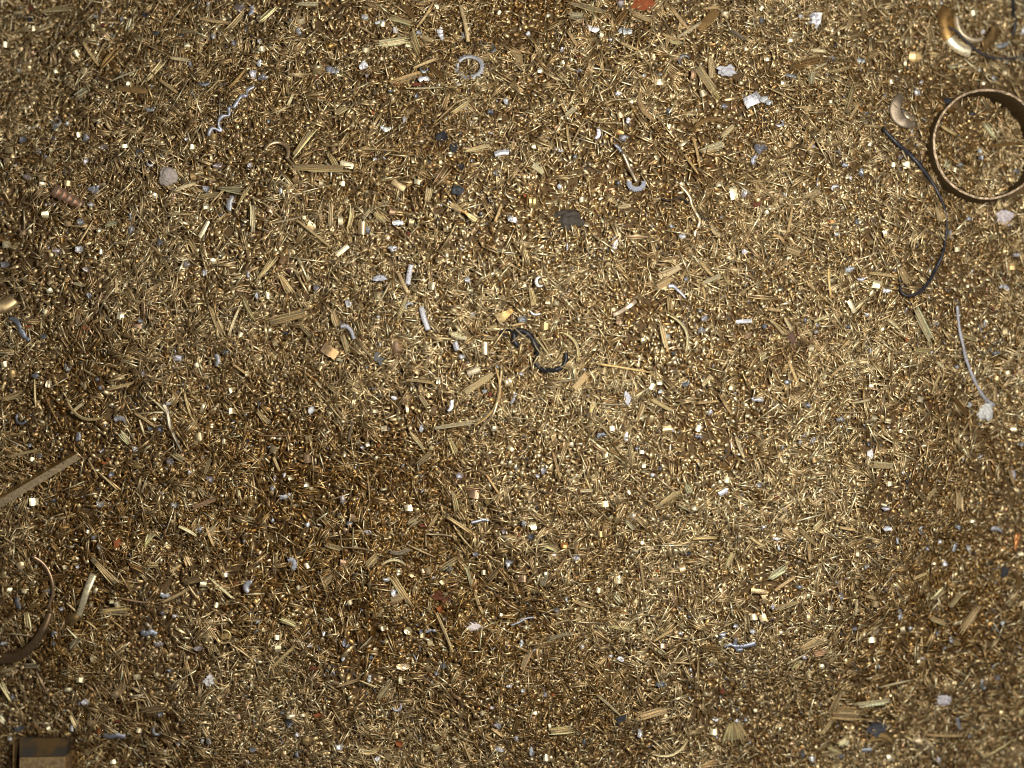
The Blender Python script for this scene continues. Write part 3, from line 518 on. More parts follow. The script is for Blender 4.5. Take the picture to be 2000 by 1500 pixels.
# big sheaves of parallel splinters that stand out get their own words
def bundle(x1, y1, x2, y2, wd, tint, fan=0.0, bow=0.0, name='splinter_sheaf', dz=15, mat=M_SHEAF, smoothblade=False):
    tint = tuple(c * min(1.2, .92 / max(tint)) for c in tint)
    cx, cy = (x1+x2)/2, (y1+y2)/2; z0 = Z(cx, cy, 0); L = math.hypot(x2-x1, y2-y1); ux, uy = (x2-x1)/L, (y1-y2)/L; sx, sy = -uy, ux
    slope = (float(hh(x2, y2)) - float(hh(x1, y1))) * .8; mb = MB()
    def pt(t, off, dzz):   # t 0..1 along, off sideways
        b = bow * L * .22 * (4 * t * (1 - t) - .5)
        return ((t - .5) * L * ux + (off + b) * sx, (t - .5) * L * uy + (off + b) * sy, (t - .5) * slope + dzz)
    n = 7
    if smoothblade:
        ribbon(mb, [pt(t, 0, 1.5 * math.sin(3 * t)) for t in np.linspace(0, 1, n)], wd * np.array([1, 1.02, .97, 1.03, .98, 1.0, .9]), 1.7, tint, m=5, prof=lambda u: -wd * .22 * u * u * 2, ragged=.08)
    elif wd <= 6.2:
        k = 1 if wd < 5 else 2
        for i in range(k):
            q = RS.uniform(-.8, .8); rw = RS.uniform(-.8, .8, 3)
            off = lambda t: (i - (k-1)/2) * wd * .45 * (1 + fan * t * 2) + rw[0] * math.sin(2.2 * t + q * 3)
            ribbon(mb, [pt(t, off(t), rw[1] * math.sin(4 * t) + i * .7) for t in np.linspace(0, 1, n)], np.array([.55, .85, 1, 1, 1, .85, .5]) * wd * (.75 if k == 1 else .55), 1.8, tj(tint, .12), m=3, prof=lambda u: -1.2 * abs(u) * 2)
    else:
        wd = wd * .9; k = max(3, int(round(wd / 2.5))); lo = RS.uniform(0, .28, k) * (RS.rand(k) < .7); hi = 1 - RS.uniform(0, .32, k) * (RS.rand(k) < .7)
        if L > 30: ribbon(mb, [pt(t, 0, -1.6) for t in np.linspace(.12, .85, n)], wd * .8, 1.2, tuple(.32 * c for c in tint), m=3)  # dark under plate paints the shade between strands
        for i in range(k):
            q = RS.uniform(-1, 1, 4); u0 = (i - (k-1)/2) / max(1, k-1)
            ribbon(mb, [pt(t, u0 * wd * ((.35 + 1.1 * t) if fan else 1) + q[0] * 1.5 * math.sin(3.5 * t + q[1] * 3), q[2] * 1.1 + q[3] * 1.3 * math.sin(3 * t)) for t in np.linspace(lo[i], hi[i], n)],
                   np.array([.5, .9, 1.05, 1, 1.05, .9, .5]) * (wd / k) * RS.uniform(.55, 1.1), 1.7, tj(tint, .38), m=3, prof=lambda u: -.9 * abs(u) * 2)
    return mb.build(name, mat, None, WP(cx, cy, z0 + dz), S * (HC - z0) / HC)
BIG = [(733, 88, 800, 77, 14, 'b', 0, 0, 'short thick pale sheaf of parallel splinters near the top, left of the toothed ring', 'thick pale sheaf'),
       (1357, 122, 1405, 195, 15, 'n', 0, 0, 'large sheaf of parallel splinters left of the crumbly white lump', 'big splinter sheaf'),
       (515, 633, 610, 607, 16, 'n', 0, 0, 'long wide sheaf of straw like splinters in the left half', 'long wide sheaf'),
       (557, 326, 690, 330, 12, 't', 0, 0, 'very long level sheaf of tan splinters upper left of centre', 'long level sheaf'),
       (900, 773, 973, 722, 11, 'n', 0, 0, 'slanting sheaf of thin splinters below left of the rubber curl', 'slanting thin sheaf'),
       (837, 838, 937, 822, 8, 'b', 0, 0, 'long bright nearly level splinter below the slanting thin sheaf', 'bright level splinter'),
       (1783, 597, 1825, 672, 12, 'b', 0, 0, 'long bright sheaf of splinters left of the grey wire', 'sheaf beside grey wire'),
       (1783, 683, 1825, 688, 12, 'n', 0, 0, 'short level sheaf at the foot of the sheaf beside the grey wire', None),
       (1700, 907, 1753, 912, 12, 'n', 0, 0, 'level sheaf of splinters right of the small white pebble', 'sheaf by white pebble'),
       (170, 1083, 238, 1148, 13, 'n', 1, 0, 'open sheaf of long splinters touching the speckled brass strip', 'sheaf on speckled strip'),
       (187, 1195, 255, 1192, 15, 'n', 1, 0, 'loose spread of thin wires right of the speckled strip', 'loose wire spread'),
       (133, 1270, 157, 1244, 10, 'b', 0, 0, 'small bright sheaf below the curled end of the speckled strip', None),
       (268, 1392, 326, 1379, 12, 't', 0, 0, 'tan level sheaf right of the metal block', 'tan level sheaf'),
       (763, 1122, 805, 1188, 13, 'n', 0, 0, 'steep dark edged sheaf left of the rust brown patch', 'steep sheaf'),
       (735, 1370, 763, 1333, 15, 'n', 1, 0, 'small fan of splinters opening upward in the lower middle', 'small splinter fan'),
       (852, 1197, 885, 1273, 6, 'n', 0, 0, 'long steep needle running down from the rust brown patch', None),
       (1167, 1357, 1212, 1398, 5, 'b', 0, 0, 'bright needle ending at the ragged black scrap', None),
       (1243, 1404, 1313, 1383, 15, 'n', 0, 0, 'broad sheaf of splinters right of the ragged black scrap', 'sheaf by black scrap'),
       (1433, 1408, 1438, 1452, 46, 'n', 1, 0, 'wide fan of splinters spreading downward, lower right of the middle', 'wide splinter fan'),
       (1610, 1390, 1697, 1398, 26, 't', 0, 0, 'broad tangled sheaf of tan splinters above the dark slate flake', 'broad tan sheaf'),
       (1667, 1379, 1752, 1368, 11, 'b', 0, 0, 'bright level sheaf lying right of the broad tan sheaf', 'bright level sheaf'),
       (1693, 1438, 1750, 1450, 20, 'a', 0, 1, 'bowed golden fringe of splinters right of the dark slate flake', 'golden fringe'),
       (1637, 1457, 1660, 1440, 12, 'b', 0, 0, 'short bright rolled splinter left of the dark slate flake', None),
       (1648, 230, 1673, 158, 8, 'n', 0, 0, 'long steep splinter left of the broad tan crescent turning', 'long steep splinter'),
       (1533, 483, 1568, 497, 14, 't', 0, 0, 'thick tan sheaf above left of the long black cable end', 'thick tan sheaf'),
       (370, 993, 430, 972, 8, 'c', 0, 0, 'dull reddish brown stick in the left half', 'reddish stick')]
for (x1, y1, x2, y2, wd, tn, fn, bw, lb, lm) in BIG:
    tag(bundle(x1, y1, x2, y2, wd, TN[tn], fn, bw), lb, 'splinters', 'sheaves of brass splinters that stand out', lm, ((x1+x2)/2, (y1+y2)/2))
# ---- catalogue of what the photograph shows, in photo pixels (2000 x 1500) --------------------
# elongated brass pieces: x1 y1 x2 y2 width tone; tones: b bright, n plain, t tan, d brown, g grey, c copper;
# extra letters: f = strands fan out, k = bowed, s = flat smooth blade
LONG = """
78 20 147 15 9 nf;25 25 48 24 5 b;247 60 258 32 9 b;163 83 192 128 6 n;190 137 235 90 8 d;282 160 323 115 9 n;213 157 270 137 4 b
277 83 333 110 3 n;333 113 373 118 6 b;388 35 447 45 6 n;347 60 388 63 7 n;438 62 482 20 8 n;310 155 348 182 6 n;230 172 290 180 10 ds
273 190 320 197 4 d;145 188 173 173 12 b;152 200 187 222 4 n;400 183 430 153 3 n;447 173 480 133 6 d;423 365 480 373 14 bf
380 387 433 378 8 n;412 398 443 363 4 n;462 402 488 360 7 nf;287 365 320 380 6 d;343 372 382 357 6 b;493 393 493 463 10 b
390 463 407 432 8 bs;368 467 385 500 10 n;153 477 182 430 4 n;203 440 233 433 8 b;330 417 373 418 5 n;283 470 317 500 5 t;313 320 363 323 3 c
575 8 627 8 8 b;500 47 540 12 9 n;710 0 737 17 8 t;800 55 820 110 14 n;757 32 810 48 9 n;785 5 810 37 12 d
693 47 737 72 4 n;815 55 847 3 5 n;900 10 915 82 7 ts;817 70 850 82 7 n;752 168 832 140 12 t;807 133 855 113 6 n;837 123 870 157 10 d
793 173 865 170 4 b;557 160 560 187 8 n;562 207 572 183 6 b;653 222 680 207 9 n;847 242 897 193 3 n;867 213 877 177 8 t
882 223 920 197 8 n;570 310 613 247 12 nf;643 300 660 333 10 n;603 334 684 334 4 b;665 318 690 325 12 bs
700 290 780 295 4 n;903 297 965 280 10 nf;853 363 882 330 4 n;700 430 768 393 8 bk;643 447 648 393 8 n;680 447 690 400 8 n
727 413 757 437 10 n;833 397 840 363 12 n;657 498 680 480 10 bs;525 437 590 423 4 b;510 393 550 427 4 n;580 430 647 483 6 n
967 433 980 397 6 n;767 353 790 370 12 ts;1105 0 1197 28 8 n;1110 28 1143 33 12 b;1193 57 1230 10 8 d;1233 23 1277 43 8 n
1310 13 1347 60 6 n;1323 73 1370 43 6 b;1363 60 1400 20 18 ds;1373 18 1407 12 6 t;1303 80 1337 83 9 n;1293 67 1327 77 6 t
1000 93 1017 127 13 tk;1387 103 1393 160 10 n;1417 50 1457 80 8 g;1213 83 1247 98 6 n;1218 113 1273 88 4 n
1110 60 1127 90 6 n;1107 243 1115 300 5 n;1117 280 1143 230 4 n;1102 227 1127 207 9 b;1243 170 1283 247 8 tk;1167 240 1213 238 4 n
1220 228 1235 215 7 b;1367 297 1420 277 14 b;1408 270 1437 240 9 n;1350 247 1420 233 8 dk;1355 267 1367 327 5 n;1340 303 1363 340 5 n
1037 320 1065 340 10 b;1387 437 1410 463 7 nk;1480 355 1482 375 10 nf;1203 405 1237 400 8 n
213 760 260 748 6 n;138 807 163 787 6 b;127 793 200 823 6 nk;290 773 323 805 4 b;88 777 123 840 4 d;68 740 68 793 4 n
13 893 80 878 6 n;408 597 438 660 14 nf;447 655 467 600 5 b;473 580 497 627 7 n;197 648 230 640 8 tk;180 630 207 617 5 n;225 543 228 572 6 n
143 553 163 558 6 b;353 577 367 600 4 n;263 807 303 833 5 n;273 820 280 847 5 b;233 843 253 867 10 b;360 767 372 813 5 n
163 723 187 735 4 n;3 780 43 770 12 nf;173 897 192 933 3 n;193 923 230 957 4 n;333 885 363 900 9 n;397 930 413 890 7 nf;387 950 403 973 8 bf
333 627 353 617 4 n;457 713 480 730 5 n;500 550 537 500 10 nf;543 530 570 577 12 nf;778 533 797 573 7 ts
777 623 797 573 7 n;740 592 763 550 4 b;583 630 610 660 8 n;940 835 980 723 5 nk;873 847 892 890 10 nf;797 840 833 883 7 n
813 910 847 880 8 n;877 650 917 663 10 b;637 750 667 773 7 n;617 745 628 758 5 b;793 742 847 748 6 n;817 770 837 797 7 n;690 823 680 863 5 g
913 730 937 720 12 gs;673 740 707 755 9 n;883 957 893 1000 9 n;950 927 977 967 5 n;533 893 547 920 6 n;643 790 667 820 4 n;510 851 563 851 3 c
500 800 527 830 10 nf;700 623 710 650 8 n;523 583 543 593 8 b;718 923 722 980 3 n;648 603 658 643 11 n;668 650 680 693 10 n
1355 563 1417 533 8 b;1035 557 1043 603 10 n;1280 543 1337 517 14 n;1280 563 1313 540 14 t;1317 613 1347 683 6 bk;1290 630 1303 687 9 n
1307 577 1310 610 10 t;1373 560 1377 583 5 n;1367 510 1393 540 6 n;1410 537 1443 562 4 nk;1117 763 1150 727 12 t;1167 710 1273 728 5 n
1107 647 1133 703 5 bk;1080 748 1130 740 3 b;1167 788 1223 790 4 b;1152 810 1163 780 9 nf;1242 827 1260 783 10 nf;1267 777 1323 807 7 n
1200 863 1240 830 4 n;1170 827 1197 857 4 n;1227 863 1238 913 8 n;1437 853 1453 895 6 b;1407 773 1430 810 5 n;1363 788 1403 783 5 n
1370 757 1393 730 7 n;1110 940 1140 922 4 b;1340 947 1350 967 8 b;1273 997 1337 953 8 nf;1080 883 1095 937 5 n;1483 703 1500 690 12 b
1197 763 1207 737 9 b;1133 960 1158 958 6 b;1000 637 1027 630 5 n;996 637 1025 628 4 b;1043 655 1080 705 4 b;1050 650 1075 690 3 n
1657 587 1670 610 9 bs;1532 620 1547 647 6 b;1618 520 1623 583 5 n;1590 628 1617 617 5 b;1697 533 1753 540 6 n;1853 770 1897 813 9 d
1873 653 1910 663 7 n;1663 787 1703 780 5 b;1633 807 1690 805 3 n;1820 767 1837 730 5 n;1623 733 1650 713 5 n;1540 703 1560 753 6 n
1873 957 1875 1000 12 n;1807 977 1833 950 7 n;1783 950 1813 983 7 t;1900 940 1930 963 4 n;1970 917 1983 947 5 n;1733 623 1757 642 6 b
1580 550 1592 567 5 n;1500 620 1537 657 8 nf;1500 603 1527 607 6 n;1830 707 1843 718 6 b;1515 537 1540 507 4 n;1757 517 1777 560 12 t
50 1197 57 1230 8 n;17 1238 65 1242 3 b;43 1302 78 1298 8 b;0 1330 23 1370 8 n;0 1397 10 1417 8 b;137 1397 155 1428 9 n
353 1142 397 1127 12 t;317 1177 370 1150 6 n;407 1127 483 1192 5 b;350 1027 383 1047 6 b;403 1030 417 1067 5 n;400 1047 423 1027 9 n
283 1067 297 1037 9 nf;397 1213 430 1258 7 t;253 1103 283 1117 8 d;287 1100 310 1103 8 n;333 1117 353 1103 6 n;233 1170 290 1177 4 c
67 1135 147 1120 8 d;130 1177 150 1197 4 n;167 1213 190 1230 4 n;130 1227 160 1257 4 b;97 1060 117 1077 8 d;360 1087 370 1107 12 n
267 1367 270 1407 4 n;367 1143 387 1170 4 n;220 1363 247 1327 14 tk;450 1257 490 1287 4 n;477 1010 500 1017 8 b;7 1050 30 1063 4 n
713 1110 740 1082 14 n;627 1145 657 1122 12 n;907 1095 923 1150 7 b;927 1157 943 1200 6 n;627 1063 677 1073 8 n;690 1030 688 1068 3 b
747 1097 793 1100 6 bk;757 1080 807 1072 8 gk;793 1063 850 1088 4 n;853 1117 900 1087 9 n;797 1027 820 1010 14 b;837 1030 857 1003 5 n
873 1010 920 1040 6 n;887 1033 923 1073 4 n;893 1000 905 1017 9 n;950 1140 980 1103 8 t;703 1267 727 1243 4 b;533 1303 577 1260 6 n
543 1207 583 1223 12 n;703 1328 740 1345 4 n;657 1343 700 1327 5 n;960 1423 983 1440 5 n;910 1463 920 1487 5 n;693 1463 743 1467 8 nk
802 1160 833 1123 4 tk;760 1173 790 1163 16 t;632 1210 648 1214 8 b;534 1320 533 1303 4 n
1063 1063 1093 1078 9 n;1125 1057 1127 1087 7 t;1220 1013 1242 1038 8 b;1250 1097 1258 1147 5 n;1370 1123 1373 1170 4 t;1418 1110 1437 1073 10 n
1067 1250 1130 1233 7 b;1117 1173 1163 1190 5 n;1017 1313 1037 1267 9 t;1190 1223 1237 1230 9 nf;1277 1253 1313 1230 5 n;1283 1267 1297 1278 7 b
1323 1217 1340 1227 7 b;1277 1480 1347 1453 5 bk;1070 1430 1123 1423 14 n;1360 1500 1407 1490 10 t;1007 1430 1012 1400 9 d;1200 1163 1213 1180 9 b
1313 1295 1350 1297 4 n;1363 1290 1365 1337 4 n;1057 1147 1070 1117 9 b;1367 1263 1413 1270 9 d;1463 1047 1497 1070 7 n;1353 1053 1400 1050 6 n
1467 1153 1497 1157 9 ts;1110 1073 1120 1095 4 b;1073 1223 1113 1210 4 n
1623 1393 1643 1347 9 t;1603 1437 1630 1403 7 n;1613 1457 1643 1473 8 n;1560 1270 1610 1247 14 nf;1587 1277 1617 1273 11 c;1623 1280 1667 1277 4 n
1537 1297 1575 1277 4 b;1500 1133 1537 1107 12 bf;1513 1153 1553 1127 6 n;1527 1030 1550 1053 8 t;1563 1037 1593 1063 6 t;1580 1063 1582 1097 6 n
1587 1037 1610 1017 9 n;1640 1030 1670 1035 6 n;1672 1203 1673 1170 6 b;1820 1173 1847 1150 9 n;1853 1190 1883 1153 8 n;1783 1130 1813 1120 6 n
1813 1207 1853 1220 8 n;1873 1237 1917 1183 14 t;1717 1343 1783 1328 4 b;1807 1433 1883 1440 5 n;1920 1480 1980 1447 4 n;1990 1400 2000 1383 8 n
1547 1310 1562 1290 8 n;1773 1420 1777 1443 7 n;1983 1113 1990 1157 10 dk;1690 1163 1713 1170 6 n;1507 1193 1567 1173 7 n
1657 235 1680 200 6 n;1533 137 1610 113 12 d;1583 167 1588 137 8 b;1588 137 1615 122 5 b;1690 113 1717 97 16 t;1740 103 1800 17 4 n
1807 40 1817 97 9 tk;1773 14 1823 12 5 d;1847 133 1877 127 8 b;1613 143 1667 127 7 n;1583 98 1613 100 6 b;1530 119 1548 123 7 c
1633 230 1677 248 4 n;1687 247 1720 246 5 n;1577 293 1590 275 6 n;1610 283 1647 278 9 t;1500 343 1593 342 4 nk;1537 457 1550 400 5 n
1563 387 1610 372 7 n;1920 237 1943 270 7 b;1837 247 1870 262 6 n;1927 287 1998 277 6 d;1510 457 1533 473 6 tk;1827 400 1840 437 8 n
1927 470 1950 457 8 n;1560 143 1565 172 5 n;1845 328 1855 315 12 bf;1500 170 1560 200 4 n;1005 640 1030 664 3 b;1012 662 1034 652 3 n;1040 668 1056 690 3 b;1060 716 1078 733 3 b;1090 712 1112 722 3 n;1000 668 1014 655 3 n;1840 420 1862 432 3 n;1818 352 1838 340 4 n;1760 290 1772 312 4 b;1846 470 1836 452 3 b
"""
# compact chips and curled flakes of brass: x y w h tone (o orange, a amber)
CHIPS = """
67 55 9 9 b;12 87 12 10 b;183 52 10 9 b;150 103 12 12 b;163 138 12 12 n;108 138 8 8 b;37 95 14 6 n;253 163 12 6 b;365 88 10 8 b;377 287 12 9 b
463 247 8 7 n;100 293 8 8 b;245 285 14 7 b;275 252 10 5 b;155 263 10 9 b;83 360 12 8 b;88 420 13 14 b;15 477 20 14 b;403 403 12 12 b;338 387 10 9 c
193 450 8 7 b;198 492 9 9 b;327 488 9 8 b;58 452 7 7 b;97 313 13 14 t;17 293 16 12 t;13 313 12 10 t;417 267 16 12 a;133 358 14 10 t;83 347 14 12 t
302 382 12 10 b;43 455 12 11 c;132 437 14 10 t;377 343 10 16 a
513 95 20 9 b;852 13 10 12 b;975 25 8 8 b;715 98 14 10 b;800 88 16 6 b;747 47 10 8 b;588 42 16 12 b;690 245 8 5 b;668 358 10 8 b;567 370 13 14 n
627 358 8 12 b;595 425 10 7 b;815 355 12 10 b;803 437 10 16 n;757 283 9 9 t;528 408 15 14 c;767 413 13 14 c;880 303 8 6 b;607 443 16 18 n;650 450 9 10 n
745 115 8 6 b;620 138 16 14 t;665 430 10 20 b
1175 68 7 14 b;1055 137 10 9 b;1098 123 8 6 b;1275 110 9 9 n;1487 16 8 8 b;1418 27 18 8 b;1287 160 22 10 b;1355 145 11 18 c;1373 182 12 11 b;1497 115 8 9 b
1233 197 10 8 b;1212 225 12 10 t;1308 247 10 8 b;1310 256 8 7 n;1042 283 7 14 b;1258 335 12 9 n;1137 390 10 10 b;1333 360 9 8 b;1405 360 14 7 b;1283 308 9 8 b
1360 455 10 9 b;1088 490 7 7 b;1497 415 8 9 b;1433 377 15 24 b;1042 397 16 22 a
8 712 12 11 b;95 750 10 14 b;452 762 9 9 b;483 730 10 10 b;417 510 14 10 b;373 607 9 6 b;245 557 9 7 b;235 617 13 14 b;295 618 10 13 n;267 637 18 8 c
385 713 10 9 b;83 823 9 6 b;302 817 8 8 b;455 802 16 10 n;415 830 12 10 n;390 853 17 15 n;437 863 6 9 b;470 653 9 9 b;152 623 8 16 c;87 608 9 8 b
97 568 11 9 b;23 730 16 14 a;197 947 9 9 n;62 897 7 7 b;270 910 20 14 a;67 980 18 14 b
967 837 13 10 b;992 747 15 16 b;857 743 9 12 b;845 558 18 15 b;737 578 12 16 n;525 578 12 10 b;920 568 10 6 b;692 788 8 18 n;795 798 5 18 n;733 803 14 6 b
663 703 12 5 b;750 837 12 10 b;718 868 8 8 b;897 870 10 16 a;842 875 8 8 b;603 857 13 14 n;568 933 12 10 b;600 947 10 9 b;608 954 8 6 n;925 965 20 16 c
953 980 10 10 a;798 992 16 12 b;750 955 14 5 b;847 802 12 18 c;537 670 10 12 n;623 718 11 9 n;533 877 17 15 n;962 640 20 14 n
1087 592 12 9 b;1070 588 9 12 n;1275 755 12 12 b;1288 747 12 9 b;1178 725 15 13 n;1432 757 15 13 n;1195 837 10 9 b;1365 837 13 13 b;1115 868 12 8 b;1253 883 9 6 b
1257 908 7 12 b;1182 888 10 9 n;1420 937 12 11 b;1228 962 8 8 b;1177 985 22 11 t;1358 992 16 9 b;1462 655 12 11 c;1063 637 22 13 a;1208 628 10 12 c;1433 728 18 10 a
1257 665 12 10 n;1303 840 18 24 t
1707 818 11 12 b;1735 822 12 9 b;1758 842 9 6 b;1873 755 8 7 b;1702 755 6 9 b;1890 558 8 7 b;1880 585 7 6 b;1947 742 13 13 a;1967 730 12 11 n;1610 735 9 9 b
1797 780 12 12 b;1980 837 10 14 b;1585 680 10 14 b;1722 642 8 8 b;1963 647 8 16 n;1737 945 12 9 b;1592 898 12 10 a;1705 720 8 5 b;1977 520 20 14 a;1712 555 14 16 b
230 1180 13 11 b;218 1175 9 6 b;158 1328 18 10 b;305 1317 9 7 b;133 1347 14 6 b;43 1343 8 8 n;180 1288 7 11 b;397 1140 12 13 b;423 1182 10 9 b;253 1145 12 11 a
172 1038 9 6 b;127 1108 8 8 b;40 1105 13 13 n;47 1153 9 11 b;18 1153 8 9 b;440 1123 12 8 b;95 1423 7 9 b;190 1482 5 9 b;220 1488 10 7 b;170 1470 10 10 n
323 1467 9 5 b;463 1400 12 9 c;268 1322 14 9 b;272 1427 10 8 b;178 1413 17 12 t;5 1120 14 12 t
683 1177 10 9 b;543 1245 14 9 b;543 1267 12 16 b;735 1200 22 12 t;840 1253 10 18 n;825 1241 9 9 t;782 1328 7 14 b;600 1105 10 10 b;507 1080 10 9 c;780 1117 12 12 b
803 1122 11 9 a;837 1115 15 13 t;825 1115 9 9 c;865 1137 11 9 n;980 1203 10 9 b;943 1393 9 9 b;568 1397 16 13 b;592 1397 13 6 b;600 1447 18 15 a;888 1442 9 8 b
853 1462 15 11 n;670 1102 11 17 c;900 1202 9 12 a;747 1228 8 8 b;868 1160 12 6 n;757 1477 13 12 n;552 1473 14 10 t;583 1147 8 7 b;945 1118 9 8 b;733 1268 7 6 b;690 1012 9 16 c
1017 1130 20 14 c;1210 1132 18 14 b;1333 1110 12 14 n;1170 1153 14 9 b;1175 1043 15 11 a;1102 1065 14 11 o;1042 1027 11 15 b;1472 1205 15 12 b;1490 1207 14 13 n;1297 1262 16 9 c
1267 1233 8 8 b;1068 1480 14 12 b;1395 1290 14 11 b;1255 1060 9 6 b;1398 1240 10 9 b;1043 1393 10 5 b;1393 1430 15 11 b;1493 1170 9 16 n;1013 1165 9 5 b;1067 1122 9 9 b;1413 1153 14 12 t
1703 1250 16 9 b;1622 1187 10 9 b;1567 1165 6 9 b;1582 1207 15 13 t;1687 1238 5 9 b;1763 1230 9 12 b;1795 1290 6 12 b;1580 1320 10 10 n;1622 1273 10 9 b;1823 1100 9 6 b
1793 1448 10 18 b;1833 1383 12 9 b;1740 1480 14 10 b;1710 1180 14 12 t;1677 1080 10 14 n;1863 1337 9 13 n;1977 1180 14 12 t;1993 1080 10 13 b;1950 1053 9 6 b;1605 1302 10 8 b
1897 1017 18 7 b;1868 1255 12 11 a;1650 1450 18 9 b
1543 77 12 9 b;1508 32 10 8 n;1542 282 18 12 t;1530 163 9 12 b;1663 88 20 8 t;1688 30 15 18 t;1745 322 9 8 b;1770 323 14 11 b;1863 330 10 9 b;1700 282 8 6 b
1740 160 10 8 b;1512 290 9 8 b;1667 295 8 8 n;1920 162 10 7 b;1962 143 7 10 b;1768 123 5 12 b;1902 25 12 9 b;1682 212 9 11 o;1623 433 14 5 o;1775 423 12 6 c
1730 457 9 12 b;1633 197 8 7 n;1623 200 9 9 b;1572 480 5 14 b;1870 487 10 9 b;1505 407 12 10 b;1700 473 12 11 t;1787 115 22 26 a
"""
